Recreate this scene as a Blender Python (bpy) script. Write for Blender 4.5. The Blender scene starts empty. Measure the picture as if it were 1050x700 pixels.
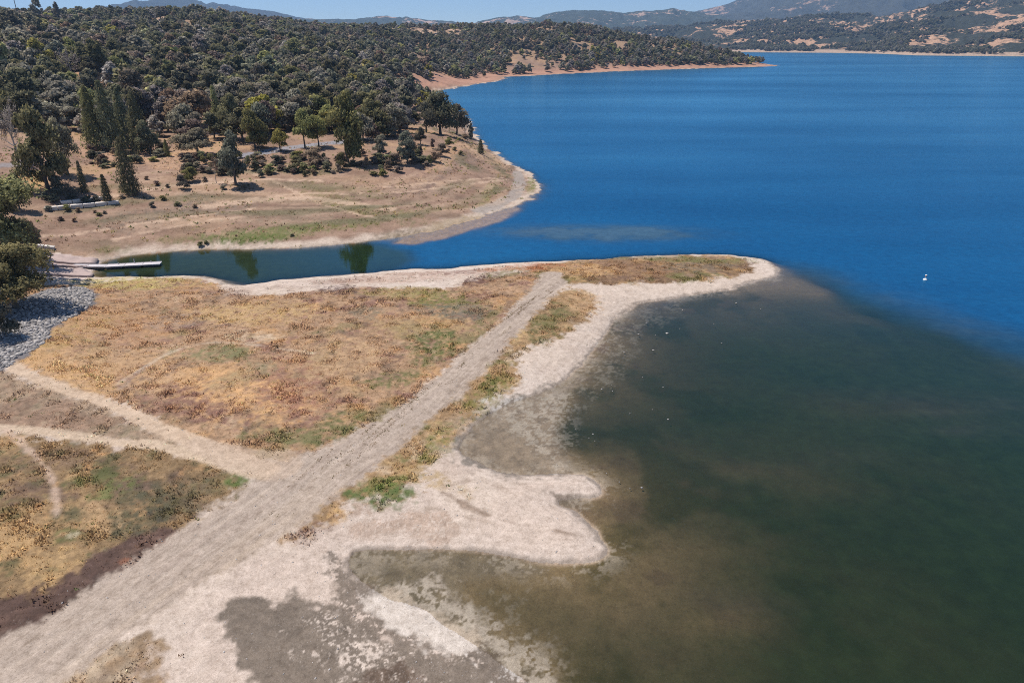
import bpy, math, random
import numpy as np
from mathutils import Matrix
random.seed(7); RNG = np.random.default_rng(11)
D2R = math.pi/180
scene = bpy.context.scene
COL = scene.collection

# ------------------------------------------------------------------ camera
CAMH, F, PITCH = 40.0, 704.0, 23.77*D2R
cam_d = bpy.data.cameras.new('camera'); cam = bpy.data.objects.new('camera', cam_d); COL.objects.link(cam)
cam.location = (0, 0, CAMH); cam.rotation_euler = (math.pi/2-PITCH, 0, 0)
cam_d.sensor_width = 36; cam_d.lens = 36*F/1050; cam_d.clip_start = 0.5; cam_d.clip_end = 60000
scene.camera = cam
cP, sP = math.cos(PITCH), math.sin(PITCH)

def ray(px, py):
    dx = (px-525)/F; dy = (350-py)/F
    return dx, cP+dy*sP, -sP+dy*cP
def az_tan(px, py):
    """azimuth and rise-per-metre of the sight line through a photo point"""
    a, b, c = ray(px, py); h = math.hypot(a, b)
    return math.atan2(a, b), c/h
def on_plane(px, py, z=0.0):
    a, b, c = ray(px, py); t = (z-CAMH)/c
    return a*t, b*t
def project(x, y, z):
    f = y*cP-(z-CAMH)*sP; u = y*sP+(z-CAMH)*cP
    return 525+F*x/f, 350-F*u/f

# ------------------------------------------------------------------ noise
def _h(ix, iy, seed):
    n = (ix.astype(np.int64)*374761393+iy.astype(np.int64)*668265263+seed*1442695041) & 0xffffffff
    n = ((n ^ (n >> 13))*1274126177) & 0xffffffff
    n = (n ^ (n >> 16)) & 0xffffff
    return n.astype(np.float32)/np.float32(0xffffff)
def vn(x, y, seed=0):
    ix = np.floor(x); iy = np.floor(y); fx = (x-ix).astype(np.float32); fy = (y-iy).astype(np.float32)
    fx = fx*fx*(3-2*fx); fy = fy*fy*(3-2*fy)
    a = _h(ix, iy, seed); b = _h(ix+1, iy, seed); c = _h(ix, iy+1, seed); d = _h(ix+1, iy+1, seed)
    return (a+(b-a)*fx)+((c+(d-c)*fx)-(a+(b-a)*fx))*fy
def fbm(x, y, scale, octv=4, seed=0, gain=0.5):
    """about -1..1, feature size = scale metres"""
    s = 0; a = 1; t = 0; f = 1.0/scale
    for o in range(octv):
        s = s+a*(vn(x*f+17.3*o, y*f-9.1*o, seed+o*31)*2-1); t += a; a *= gain; f *= 2.03
    return s/t*1.5
def sm(a, b, x):
    t = np.clip((x-a)/(b-a), 0, 1); return t*t*(3-2*t)
def chaikin(p, n=2, closed=True):
    p = np.array(p, float)
    for _ in range(n):
        if closed: q = np.roll(p, -1, 0); p = np.stack([p*.75+q*.25, p*.25+q*.75], 1).reshape(-1, 2)
        else:
            q = p[1:]; r = p[:-1]; m = np.stack([r*.75+q*.25, r*.25+q*.75], 1).reshape(-1, 2)
            p = np.vstack([p[:1], m, p[-1:]])
    return p
def sdf(poly, x, y):
    """signed distance, positive inside"""
    d = np.full(x.shape, 1e18); ins = np.zeros(x.shape, bool); n = len(poly)
    for i in range(n):
        ax, ay = poly[i]; bx, by = poly[(i+1) % n]
        ex, ey = bx-ax, by-ay; L = ex*ex+ey*ey
        if L < 1e-9: continue
        t = np.clip(((x-ax)*ex+(y-ay)*ey)/L, 0, 1)
        d = np.minimum(d, (x-ax-t*ex)**2+(y-ay-t*ey)**2)
        if ay != by:
            c = ((ay > y) != (by > y)) & (x < (bx-ax)*(y-ay)/(by-ay)+ax); ins ^= c
    d = np.sqrt(d); return np.where(ins, d, -d)
def line_d(pl, x, y):
    d = np.full(x.shape, 1e18); par = np.zeros(x.shape); n = len(pl)
    for i in range(n-1):
        ax, ay = pl[i]; bx, by = pl[i+1]; ex, ey = bx-ax, by-ay; L = ex*ex+ey*ey+1e-9
        t = np.clip(((x-ax)*ex+(y-ay)*ey)/L, 0, 1); q = (x-ax-t*ex)**2+(y-ay-t*ey)**2
        m = q < d; d = np.where(m, q, d); par = np.where(m, (i+t)/(n-1), par)
    return np.sqrt(d), par

# ------------------------------------------------------------------ shoreline (photo points on the water plane -> metres)
SH_A = [(560,730),(545,700),(520,684),(500,668),(482,655),(455,640),(425,622),(395,612),(372,600),(362,580),(362,566),(380,562),(430,563),(480,564),
 (520,573),(560,579),(600,578),(618,571),(623,560),(618,545),(604,533),(590,522),(572,514),(590,510),(610,510),(620,504),(616,494),(600,486),(570,484),
 (540,486),(505,482),(480,472),(468,462),(476,448),(492,432),(515,418),(545,408),(575,396),(592,380),(606,362),(617,345),(628,332),(641,318),(665,309),
 (700,304),(735,299),(765,291),(788,285),(801,277),(790,270),(770,263),(745,261),(700,261),(660,262),(620,265),(585,267),(560,268),(520,270),(480,273),(440,276),
 (400,277),(360,281),(325,283),(290,286),(262,291),(245,293),(232,290),(205,283),(160,283),(120,285),(92,284)]
SH_B = [(100,275),(108,268),(140,261),(180,257),(240,255),(300,254),(345,251),(395,246),(425,240),(455,236),(470,229),(500,221),(520,214),(538,208),(551,198),(554,188),
 (545,180),(532,172),(515,162),(500,152),(488,140),(484,128),(476,119),(462,108),(440,100),(428,98),(445,94),(475,89),(500,85),(517,82),(521,80),(516,79),(535,78.5),
 (565,76.5),(600,75),(640,73),(700,71),(750,69.5),(785,68.6),(806,67.6)]
shore = [on_plane(*p) for p in SH_A+SH_B]
shore += [(430,1290),(330,1420),(60,1600),(-600,2000),(-2500,2600),(-6000,3000),(-6000,-400),(-300,-400),(-2,-60),(3,10),(2.5,20)]
SHORE = chaikin(shore, 2)

# ------------------------------------------------------------------ land height: control points (photo x, photo y, z) or (.., None, distance)
CP = []
for px, py, z in [(300,500,1.5),(250,350,2.2),(50,330,4.0),(0,400,3.4),(0,700,1.8),(0,600,2.4),(-200,500,4),(650,277,1.3),(750,276,1.1),(560,285,1.7),(450,400,1.5),(500,560,1.0),
    (400,320,1.8),(150,285,1.3),(300,650,1.0),(-100,300,6),(20,300,4.5),
    (60,245,3.2),(120,215,5),(200,200,5.5),(200,235,3.2),(300,190,5.5),(300,225,3),(400,185,5),(400,215,3),(470,165,6),(520,180,2.5),(250,160,9),(325,152,9.5),(400,152,9),(465,140,9.5),(430,142,10),(120,165,9.5),(60,172,10),
    (10,175,11),(-10,150,14),(-150,200,11)]:
    a, s = az_tan(px, py); CP.append((a, math.log((z-CAMH)/s), z))
for px, py, r in [(-10,100,345),(-10,62,480),(-10,26,680),(-10,22,800),(-300,20,700),(-300,100,330),(60,78,415),(100,100,350),(100,62,490),(100,31,760),(100,24,860),(200,100,350),(200,62,500),(200,23,860),(200,18,980),
    (300,104,360),(300,65,560),(300,32,980),(300,27,1080),(380,120,330),(400,100,430),(400,65,650),(400,38,1050),(400,33,1160),(470,64,900),(470,40,1120),(470,31,1220),
    (560,63,1000),(560,45,1100),(560,30,1230),(620,60,1080),(620,40,1190),(620,33,1260),(690,62,1150),(690,46,1240),(740,63,1230),(740,56,1270)]:
    a, s = az_tan(px, py); CP.append((a, math.log(r), CAMH+s*r))
for a, r, z in [(-60,1400,60),(-20,1500,20),(-10,1600,5),(-30,1500,45),(0,1650,5),(10,1500,4),(-45,9000,40),(0,9000,0),(40,9000,0),(60,1000,0),(60,100,0),(30,30,0),(-70,40,3),(-80,300,20),(0,14,1),(-60,14,2)]:
    CP.append((a*D2R, math.log(r), z))
CP = np.array(CP)
def _tk(r2): return np.where(r2 > 1e-12, r2*np.log(r2+1e-12), 0)
_X = np.stack([CP[:, 0]*2.2, CP[:, 1]], 1); _n = len(_X)
_K = _tk(((_X[:, None]-_X[None])**2).sum(2))+np.eye(_n)*0.004
_A = np.zeros((_n+3, _n+3)); _A[:_n, :_n] = _K; _A[:_n, _n] = 1; _A[:_n, _n+1:] = _X; _A[_n, :_n] = 1; _A[_n+1:, :_n] = _X.T
_W = np.linalg.solve(_A, np.concatenate([CP[:, 2], [0, 0, 0]]))
def tps(az, lr):
    out = _W[_n]+_W[_n+1]*az*2.2+_W[_n+2]*lr
    for i in range(_n): out = out+_W[i]*_tk((az*2.2-_X[i, 0])**2+(lr-_X[i, 1])**2)
    return out

SHELF = chaikin([on_plane(*p) for p in [(640,300),(760,284),(801,277),(850,286),(900,306),(960,328),(1050,354),(1150,392),(1400,470)]]+[(160,-60),(-60,-60),(-30,60)], 2)
MUD_SH = [chaikin([on_plane(*p) for p in q], 2) for q in (
  [(600,388),(560,398),(510,412),(485,432),(462,458),(476,478),(505,487),(545,490),(590,488),(585,470),(572,450),(575,420)],
  [(350,570),(362,562),(440,560),(520,572),(560,582),(540,592),(500,590),(470,600),(480,620),(520,650),(560,690),(560,730),(500,700),(450,650),(390,625),(350,600)],
  [(560,500),(560,515),(585,522),(600,515),(590,505)],
  [(390,250),(425,252),(455,246),(480,238),(520,226),(540,212),(525,212),(480,222),(455,232)])]
BARS = [(960,416,120,16,.50),(830,296,50,9,.7),(930,325,70,10,.6),(1010,352,60,9,.5),(640,610,120,45,.5),(760,635,60,16,.55),(700,560,80,14,.35),(860,500,60,10,.3),(780,480,60,12,.35)]

# grid: rays fanned round the point under the camera, rings spaced by distance
azs = np.concatenate([np.arange(-88, -50, 1.5), np.arange(-50, 50.01, 0.115), np.arange(51.5, 89, 1.5)])*D2R
lr = np.concatenate([np.arange(math.log(14), math.log(130), 0.0034), np.arange(math.log(130), math.log(400), 0.006),
                     np.arange(math.log(400), math.log(1500), 0.010), np.arange(math.log(1500), math.log(14000), 0.045)])
NR, NA = len(lr), len(azs)
LR, AZ = np.meshgrid(lr, azs, indexing='ij'); R = np.exp(LR)
X = R*np.sin(AZ); Y = R*np.cos(AZ)
wamp = np.clip(R*0.006, 0.35, 5)
S = sdf(SHORE, X+wamp*fbm(X, Y, 6, 4, 1)*1.0+.9*wamp*fbm(X, Y, 2.2, 4, 3)+.3*np.clip(wamp, 0, 1)*fbm(X, Y, .7, 3, 4)*(R < 160), Y+wamp*fbm(X, Y, 6, 4, 2))
T = np.maximum(tps(AZ, LR), 0.5)
hillw = sm(11, 30, T)*sm(300, 500, R)
Lc = np.where(R < 170, 9, 16)
Tn = T+hillw*(fbm(X, Y, 90, 3, 5)*5+fbm(X, Y, 30, 3, 6)*1.6)+sm(2.5, 8, T)*fbm(X, Y, 14, 4, 7)*.5+fbm(X, Y, 5, 4, 8)*.10+fbm(X, Y, .9, 2, 9)*.03
Lc = Lc+(R > 400)*10
mult = 1-np.exp(-np.maximum(S, 0)/Lc)
Zl = np.maximum(Tn, .25)*mult+.02*np.minimum(S, 1)
# the spits keep a low crusted rim
dist = -S
shelf = sdf(SHELF, X, Y)
shw = sm(-9, 9, shelf+fbm(X, Y, 14, 4, 12)*4)
depth = shw*(2.2*(1-np.exp(-dist/44))+np.minimum(dist, 3)*.03+.03*np.maximum(dist-30, 0)*.6)+(1-shw)*(9*(1-np.exp(-dist/22)))
depth = np.maximum(depth*(1+.25*fbm(X, Y, 12, 4, 14)), 0.02)
for q in MUD_SH:
    m = sm(-2.5, 1.5, sdf(q, X, Y)+fbm(X, Y, 3, 3, 15)*.8); depth = depth*(1-m)+m*(.05+.05*vn(X*.8, Y*.8, 5))
for cx, cy, rx, ry, st in BARS:
    wx, wy = on_plane(cx, cy); ex, _ = on_plane(cx+rx, cy); _, ey = on_plane(cx, cy-ry)
    g = np.exp(-(((X-wx)/(ex-wx))**2+((Y-wy)/(ey-wy))**2)+.9*fbm(X*.7, Y, 9, 4, 16))
    depth = depth*(1-np.clip(g*st*.75, 0, .85))
Z = np.where(S > 0, Zl, -depth)
Z = np.where((R > 1700) & (AZ > -1.0), np.minimum(Z, -9), Z)
def cross(az, s, rmin=20):
    """where a sight line (azimuth, slope) first meets the land sheet"""
    j = np.interp(az, azs, np.arange(NA)); j0 = int(min(j, NA-2)); fj = j-j0
    prof = np.maximum(Z[:, j0]*(1-fj)+Z[:, j0+1]*fj, 0); r = np.exp(lr)
    d = CAMH+s*r-prof; k = np.where((d < 0) & (r > rmin))[0]
    if len(k) == 0: return None
    k = k[0]; t = d[k-1]/(d[k-1]-d[k]) if k > 0 else 0
    rr = r[k-1]+(r[k]-r[k-1])*t; return rr*math.sin(az), rr*math.cos(az), float(prof[k-1]+(prof[k]-prof[k-1])*t)
def at(px, py):
    a, s = az_tan(px, py); q = cross(a, s)
    if q is None: raise ValueError('no ground at %s %s' % (px, py))
    return q
CLEAR = []
for cx, cy, rx in [(90,86,17),(178,98,8),(150,111,6),(437,35,15),(465,34,10),(166,24,9),(190,27,8),(25,40,6),(125,16,24),(425,60,6),(452,63,5),(395,60,4),(60,80,10),(200,36,4),(135,35,5),(400,32,5),(505,27,8),(522,29,5),(350,62,5),(240,52,4),(300,70,4),(120,112,5),(330,40,4),(640,47,6),(437,116,9)]:
    try: x_, y_, z_ = at(cx, cy)
    except ValueError: continue
    r_ = math.hypot(x_, y_); w_ = rx/F*r_*1.05; CLEAR.append((x_, y_, w_, r_, math.atan2(x_, y_)))
for x_, y_, w_, r_, a_ in CLEAR:
    Z += 5.5*np.exp(-(((X-x_)/(w_*1.1))**2+((Y-y_-4)/(max(w_, 8)*.8))**2))*(S > 0)
def pts(lst): return [at(*p)[:2] for p in lst]
def ground_z(x, y, arr=None):
    arr = Z if arr is None else arr
    x = np.asarray(x, float); y = np.asarray(y, float)
    i = np.interp(np.log(np.hypot(x, y)), lr, np.arange(NR)); j = np.interp(np.arctan2(x, y), azs, np.arange(NA))
    i0 = np.minimum(i.astype(int), NR-2); j0 = np.minimum(j.astype(int), NA-2); fi = i-i0; fj = j-j0
    return (arr[i0, j0]*(1-fi)+arr[i0+1, j0]*fi)*(1-fj)+(arr[i0, j0+1]*(1-fi)+arr[i0+1, j0+1]*fi)*fj

# ------------------------------------------------------------------ ground colours (albedo) painted from world-space zones
GAIN = 0.80
def C(r, g, b, k=1.0):
    f = lambda v: (v/255/12.92) if v/255 <= .04045 else ((v/255+.055)/1.055)**2.4
    return np.array([f(r), f(g), f(b)])*GAIN*k
ALB = np.zeros((NR, NA, 3)); VEG = np.zeros((NR, NA)); DAMP = np.zeros((NR, NA))
near = slice(0, int(np.searchsorted(lr, math.log(420))))
xn, yn = X[near], Y[near]; az_n = AZ[near]; Sn = S[near]; Rn = R[near]
def mixc(mask, col, arr=None, sl=None):
    a = ALB if sl is None else ALB[sl]
    a[...] = a*(1-mask[..., None])+col*mask[..., None]
n1 = fbm(X, Y, 4, 5, 21); n2 = fbm(X, Y, .7, 3, 22); n3 = fbm(X, Y, 18, 3, 23)
ALB[...] = C(208, 189, 172)
mixc(sm(-.2, .9, n1)*.5, C(190, 168, 152)); mixc(sm(.1, 1.1, n3)*.35, C(222, 208, 198))
# hills and the far bank
farside = (sdf(chaikin([at(*p)[:2] for p in [(-60,262),(60,259),(100,266)]]+[on_plane(150,272),on_plane(300,268),on_plane(500,255),on_plane(640,215),on_plane(900,100),(1800,1500),(1800,12000),(-6000,12000),(-6000,60)],0), X, Y) > 0)
fs = farside.astype(float)
mixc(fs, C(160, 130, 110)); mixc(fs*sm(-.3, .5, n1)*.75, C(134, 106, 88)); mixc(fs*sm(0, .7, fbm(X*.5, Y, 9, 5, 24))*.6, C(184, 150, 120)); mixc(fs*sm(.1, .5, fbm(X*.45, Y, 6, 5, 27))*(T < 6)*.6, C(124, 104, 86))
mixc(fs*sm(6, 9, T)*sm(-.2, .5, fbm(X, Y, 12, 4, 28))*.6, C(196, 158, 118))
shb = fs*(R < 400)*sm(4.2, 1.0, S+n1*1.5)*(S > 0); mixc(shb, C(204, 184, 166))
mixc(fs*(R > 480)*sm(3, 12, S+n1*4)*sm(60, 25, S), C(190, 145, 120))
mixc(fs*(R > 480)*sm(5, 1, S), C(205, 180, 160))
mixc(fs*(R > 480)*sm(.0, .8, fbm(X*.3, Y, 5, 4, 25))*sm(60, 25, S)*.5, C(140, 100, 82))
wood = sm(12, 20, T)*fs; mixc(wood*.5, C(158, 132, 104)); mixc(wood*sm(.3, .9, fbm(X, Y, 25, 4, 26))*.8, C(196, 160, 128))

def sub(poly, pad=6):
    p = np.array(poly); r = np.hypot(p[:, 0], p[:, 1]); a = np.arctan2(p[:, 0], p[:, 1])
    i0 = max(0, np.searchsorted(lr, math.log(max(14, r.min()*.9-pad)))-1); i1 = np.searchsorted(lr, math.log(r.max()+pad))+1
    da = pad/max(20, r.min()); j0 = max(0, np.searchsorted(azs, a.min()-da)-1); j1 = np.searchsorted(azs, a.max()+da)+1
    return (slice(i0, i1), slice(j0, j1))
def zone(px_pts, edge=.4, warp=.9, wscale=2.5, seed=40, raw=None):
    poly = chaikin(pts(px_pts) if raw is None else raw, 2); sl = sub(poly)
    x, y = X[sl], Y[sl]; d = sdf(poly, x, y)+warp*fbm(x, y, wscale, 4, seed)+edge*1.1*fbm(x, y, .55, 3, seed+3)
    return sl, sm(-edge, edge, d), d
def paint(sl, m, col, veg=None, damp=None):
    ALB[sl] = ALB[sl]*(1-m[..., None])+col*m[..., None]
    if veg is not None: VEG[sl] = VEG[sl]*(1-m)+veg*m
    if damp is not None: DAMP[sl] = DAMP[sl]*(1-m)+damp*m
def blob(cx, cy, rx, ry, rot, col, st=.8, veg=None, seed=60, sparse=0, thr=.5, ws=1.6, damp=None):
    """a soft patch centred at a photo point; its two radii are turned into metres on the ground"""
    x0, y0, _ = at(cx, cy); c, s = math.cos(rot*D2R), math.sin(rot*D2R)
    ux, uy, _ = at(cx+rx*c, cy-rx*s); vx, vy, _ = at(cx+ry*s*.999, cy+ry*c)
    M = np.linalg.inv(np.array([[ux-x0, vx-x0], [uy-y0, vy-y0]])); e = max(math.hypot(ux-x0, uy-y0), math.hypot(vx-x0, vy-y0))*1.6
    sl = sub([(x0-e, y0-e), (x0+e, y0+e), (x0-e, y0+e), (x0+e, y0-e)], 1)
    x, y = X[sl]-x0, Y[sl]-y0; u = M[0, 0]*x+M[0, 1]*y; v = M[1, 0]*x+M[1, 1]*y
    q = 1-np.sqrt(u*u+v*v)+.42*fbm(X[sl], Y[sl], e*.55, 4, seed)+.22*fbm(X[sl], Y[sl], ws*.5, 3, seed+1)
    m = sm(-.30, .30, q+.30*fbm(X[sl], Y[sl], .8, 3, seed+2))*st*np.clip(.62+.75*fbm(X[sl], Y[sl], .5, 3, seed+3)+.25*fbm(X[sl], Y[sl], 1.4, 3, seed+4), 0, 1)
    if sparse: m = m*sm(thr-.15, thr+.15, vn(X[sl]*2.4, Y[sl]*2.4, seed+5)*.6+.4*vn(X[sl]*5.4, Y[sl]*5.4, seed+6)+(1-sparse))
    paint(sl, m, col, veg, damp)

# colour recipes
def meadow(sl, m, cols, seed, veg=1.0, fine=.55):
    """mottled dry meadow: patches of each colour at several sizes"""
    x, y = X[sl], Y[sl]; base = np.zeros(x.shape+(3,))+cols[0]
    for k, c in enumerate(cols[1:]):
        f = fbm(x, y, [5, 2.2, 9, 3.2, 1.5, 3.8][k % 6], 5, seed+k*7, .68); w = sm(.05, .5, f-.08*k)*.8; base = base*(1-w[..., None])+c*w[..., None]
    g = .92+.26*fbm(x, y, .42, 3, seed+50)+.16*fbm(x, y, 2.6, 4, seed+51); base = base*np.clip(g, .5, 1.4)[..., None]*(.88 if seed == 140 else 1)
    mm = m; ALB[sl] = ALB[sl]*(1-mm[..., None])+base*mm[..., None]; VEG[sl] = VEG[sl]*(1-mm)+veg*mm

GOLD = C(206, 162, 108); GOLD2 = C(192, 148, 100); BRN = C(150, 121, 98); RED = C(146, 108, 92); OLV = C(118, 114, 66); GRN = C(96, 104, 60); PALE = C(212, 186, 156)
PUR = C(98, 74, 72); GRY = C(130, 122, 108); STRAW = C(186, 168, 96)

sl, m, d = zone([(60,292),(130,286),(200,285),(222,291),(236,302),(262,303),(300,300),(350,296),(400,294),(450,297),(500,286),(545,276),(562,279),(552,294),(500,345),(440,395),(380,435),(330,462),(302,474),(268,476),
   (222,460),(172,440),(120,415),(60,392),(10,369),(-30,352),(-60,330),(-40,300)], seed=41, edge=.75)
meadow(sl, m, [C(178, 142, 108), GOLD2, RED, C(146, 128, 88), BRN, C(128, 108, 84), C(190, 160, 128)], 100)
sl, m, d = zone([(-30,362),(40,392),(100,414),(160,441),(205,462),(225,472),(150,456),(60,446),(-30,437)], seed=42, edge=.75)
meadow(sl, m*.95, [C(166, 140, 114), BRN, C(150, 132, 104), C(154, 122, 98), C(186, 160, 130)], 120, .7)
sl, m, d = zone([(-60,440),(0,443),(60,450),(140,458),(200,467),(252,480),(262,490),(240,510),(215,527),(180,545),(145,558),(90,588),(40,612),(0,630),(-80,670)], seed=43, edge=.75)
meadow(sl, m, [C(158, 128, 90), C(184, 148, 102), C(108, 102, 66), C(112, 88, 76), C(132, 116, 78), GOLD2, C(104, 98, 66)], 140)
sl, m, d = zone([(-60,650),(0,613),(60,588),(110,560),(140,548),(172,540),(184,545),(150,570),(90,606),(40,640),(0,660),(-60,690)], seed=44, warp=.5)
meadow(sl, m, [C(98, 76, 66), C(78, 60, 54), C(120, 94, 80), C(88, 74, 60)], 160, .35)
sl, m, d = zone([(580,292),(600,298),(612,312),(606,328),(580,342),(552,352),(528,362),(524,378),(530,392),(510,405),(490,425),(470,445),(455,470),(428,484),(425,500),(400,515),(372,512),(352,520),(350,538),(320,552),(290,552),(292,538),
   (320,520),(345,502),(378,476),(412,448),(450,410),(490,375),(520,345),(548,315)], seed=45, edge=.75)
meadow(sl, m, [C(172, 138, 98), C(190, 158, 112), OLV, C(150, 118, 86), C(196, 170, 138)], 180, .8)
sl, m, d = zone([(530,275),(600,265.5),(650,262.5),(700,260.8),(748,261.5),(774,272),(770,280),(740,286),(700,289),(650,290),(612,292),(580,290),(550,282)], seed=46, warp=1.2, edge=.7)
meadow(sl, m, [C(150, 118, 84), C(190, 150, 100), C(124, 96, 76), OLV, BRN], 200, .8)
sl, m, d = zone([(40,720),(70,690),(95,668),(130,655),(160,650),(176,662),(165,682),(185,720)], seed=47)
meadow(sl, m*.9, [C(150, 122, 90), GOLD2, C(110, 82, 72), C(190, 168, 140)], 220, .8)
# patches
for b in [(60,318,70,16,5,GOLD2,.5),(130,289,75,6,0,STRAW,.85),(60,340,60,14,10,C(186,156,92),.6),(110,335,70,18,0,C(190,145,105),.6),(245,400,75,24,-12,C(214,166,112),.95),(120,378,70,22,-5,C(200,160,116),.9),(90,395,50,12,-20,GOLD,.8),
  (250,320,70,10,0,C(200,165,108),.7),(195,412,50,20,-25,C(136,98,84),.9),(300,395,40,26,0,C(158,112,92),.75),(340,370,50,22,5,C(196,160,118),.7),(420,335,60,12,0,C(180,150,100),.6),
  (220,362,40,9,5,C(128,126,82),.8),(250,385,30,9,20,C(140,132,100),.6),(340,440,30,12,30,C(104,108,60),.8),(290,447,32,8,0,C(112,112,68),.8),(445,355,24,16,40,C(92,104,52),.85),(405,388,26,8,10,C(98,104,54),.8),
  (450,307,40,9,-5,C(112,114,52),.85),(405,300,40,7,0,C(150,138,76),.7),(345,297,26,6,-8,PUR,.85),(495,286,26,6,15,C(104,72,64),.85),(470,318,35,8,0,C(112,108,92),.8),(375,320,18,8,0,C(118,110,92),.7),(520,280,20,4,10,OLV,.8),(545,276,16,3,0,C(190,130,90),.7),
  (260,345,25,5,0,C(214,190,160),.5),(400,420,20,7,30,C(120,112,70),.7),(500,330,30,7,45,OLV,.6),(30,365,25,12,0,GOLD,.6),(180,330,25,8,10,C(150,130,116),.6)]:
    blob(*b[:7], veg=1.0, seed=int(b[0]*3+b[1]))
for b in [(95,490,34,9,15,C(96,98,54),.85),(160,512,48,20,28,C(92,88,66),.9),(120,500,26,7,25,C(106,114,60),.8),(225,495,32,12,20,C(120,112,76),.6),(245,491,12,7,20,C(92,108,50),.9),(195,510,20,20,30,C(110,92,74),.6),
  (35,505,40,15,0,C(110,86,74),.7),(60,470,45,10,5,C(130,104,82),.7),(20,560,30,26,20,C(192,154,104),.9),(50,585,36,16,30,C(192,156,106),.9),(100,530,20,14,10,C(192,156,112),.8),(130,575,8,4,0,C(180,118,86),.4),(15,520,22,9,0,C(110,100,62),.7),
  (70,548,22,7,10,C(98,104,56),.7),(75,548,8,4,10,C(200,185,155),.7),(165,528,12,6,0,C(70,64,58),.6)]:
    blob(*b[:7], veg=1.0, seed=int(b[0]*3+b[1]))
for b in [(392,505,34,14,-3,C(92,108,54),.95),(400,492,24,7,10,C(110,118,56),.8),(450,455,28,14,50,C(126,120,56),.85),(500,405,24,14,50,C(120,116,52),.85),(500,395,14,8,40,C(90,98,42),.9),(560,332,24,10,45,C(108,104,64),.85),(570,325,20,8,20,OLV,.7),(600,312,16,12,0,C(196,158,116),.8),
  (318,545,26,9,20,C(124,92,80),.8),(345,530,12,7,10,C(206,166,112),.9),(365,522,30,6,10,C(150,118,92),.6),(440,490,36,10,-20,C(176,146,96),.7)]:
    blob(*b[:7], veg=1.0, seed=int(b[0]*3+b[1]))
for b in [(650,275,50,8,0,C(150,112,84),.6),(600,278,40,6,0,C(206,164,112),.8),(720,272,34,6,0,C(118,106,88),.8),(735,267,40,3,0,C(124,120,66),.8),(690,266,30,3,0,C(112,112,58),.8),(560,272,30,3,0,C(180,110,78),.6),(640,286,40,4,0,C(116,88,72),.6)]:
    blob(*b[:7], veg=1.0, seed=int(b[0]*3+b[1]))
# strip along the cove shore: pink crust with dark weeds
for b in [(300,291,50,5,0,C(206,186,172),.9),(430,283,60,5,3,C(204,176,158),.8),(385,288,25,3,0,C(196,168,150),.8),(245,298,16,7,0,C(190,168,150),.8)]:
    blob(*b[:7], veg=.15, seed=int(b[0]))
# gravel road and trails
road = [(-90,700),(0,656),(45,634),(90,604),(150,566),(215,527),(250,505),(262,488),(285,474),(330,461),(400,424),(460,378),(520,324),(548,292),(558,278),(576,278),(582,288),(562,308),(532,342),(492,386),(440,432),(385,480),(345,508),(296,550),(250,574),(180,616),(110,664),(60,700),(20,730),(-60,760)]
sl, m, d = zone(road, edge=.5, warp=.45, wscale=1.8, seed=48)
x, y = X[sl], Y[sl]; p0 = at(200, 570); p1 = at(540, 310); L = math.hypot(p1[0]-p0[0], p1[1]-p0[1]); dx, dy = (p1[0]-p0[0])/L, (p1[1]-p0[1])/L
al = (x-p0[0])*dx+(y-p0[1])*dy; ac = (x-p0[0])*(-dy)+(y-p0[1])*dx
rc = np.zeros(x.shape+(3,))+C(184, 166, 150)
w = sm(-.1, .8, fbm(al*.08, ac, .8, 4, 49))*.55; rc = rc*(1-w[..., None])+C(168, 150, 136)*w[..., None]
w = sm(.0, .9, fbm(al*.05, ac, 2.2, 3, 50))*.5; rc = rc*(1-w[..., None])+C(200, 178, 154)*w[..., None]
w = .5*sm(.42, .62, fbm(al*.35, ac, .45, 3, 51)+.35*sm(10, 30, al))*sm(-.3, .5, fbm(al*.1, ac, 1.3, 3, 52))*.7; rc = rc*(1-w[..., None])+C(128, 108, 90)*w[..., None]
ALB[sl] = ALB[sl]*(1-m[..., None])+rc*m[..., None]; VEG[sl] *= (1-m)
for o_, w_ in ((-1.5, .28), (.2, .28), (1.4, .25)):
    wl = np.exp(-((ac-o_-.35*fbm(al, al*0, 18, 2, 53))/w_)**2)*m*np.clip(.6+.6*fbm(al*.2, ac, 1.2, 3, 54), 0, 1); ALB[sl] = ALB[sl]*(1-.35*wl[..., None])+C(214, 196, 178)*.35*wl[..., None]; Z[sl] -= .05*wl
RU, RV, RM = np.zeros((NR, NA)), np.zeros((NR, NA)), np.zeros((NR, NA)); RU[sl] = al; RV[sl] = ac; RM[sl] = m
def trail(px, w0, w1, col, st=.9, seed=70, warp=.3):
    pl = chaikin(pts(px), 2, False); sl = sub(pl, 4); x, y = X[sl], Y[sl]
    d, t = line_d(pl, x, y); d = d+warp*fbm(x, y, 1.5, 3, seed); w = w0+(w1-w0)*t
    m = sm(w/2+.35, w/2-.25, d)*st; paint(sl, m, col); VEG[sl] *= (1-m)
for b in [(330,289,20,3,0,C(176,150,134),.7),(365,286,26,3,4,C(150,120,104),.8),(420,281,34,2.5,3,C(168,140,122),.8),(470,279,34,3,3,C(140,104,90),.8),(290,295,22,3,0,C(170,146,130),.7),(400,287,60,4,2,C(178,150,132),.6),(520,275,30,2.5,5,C(176,128,96),.8),(240,300,12,5,0,C(150,126,110),.7)]: blob(*b[:7], veg=.5, seed=int(b[0])+9)
trail([(-40,345),(0,364),(20,380),(60,396),(110,413),(160,437),(200,455),(240,468),(275,480)], 1.0, 2.4, C(206, 180, 154))
trail([(-40,436),(0,438),(50,442),(110,452),(170,458),(215,470),(270,486)], .9, 1.9, C(206, 182, 156))
trail([(200,455),(240,468),(285,476)], 2.0, 5, C(194, 170, 148), .6)
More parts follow.
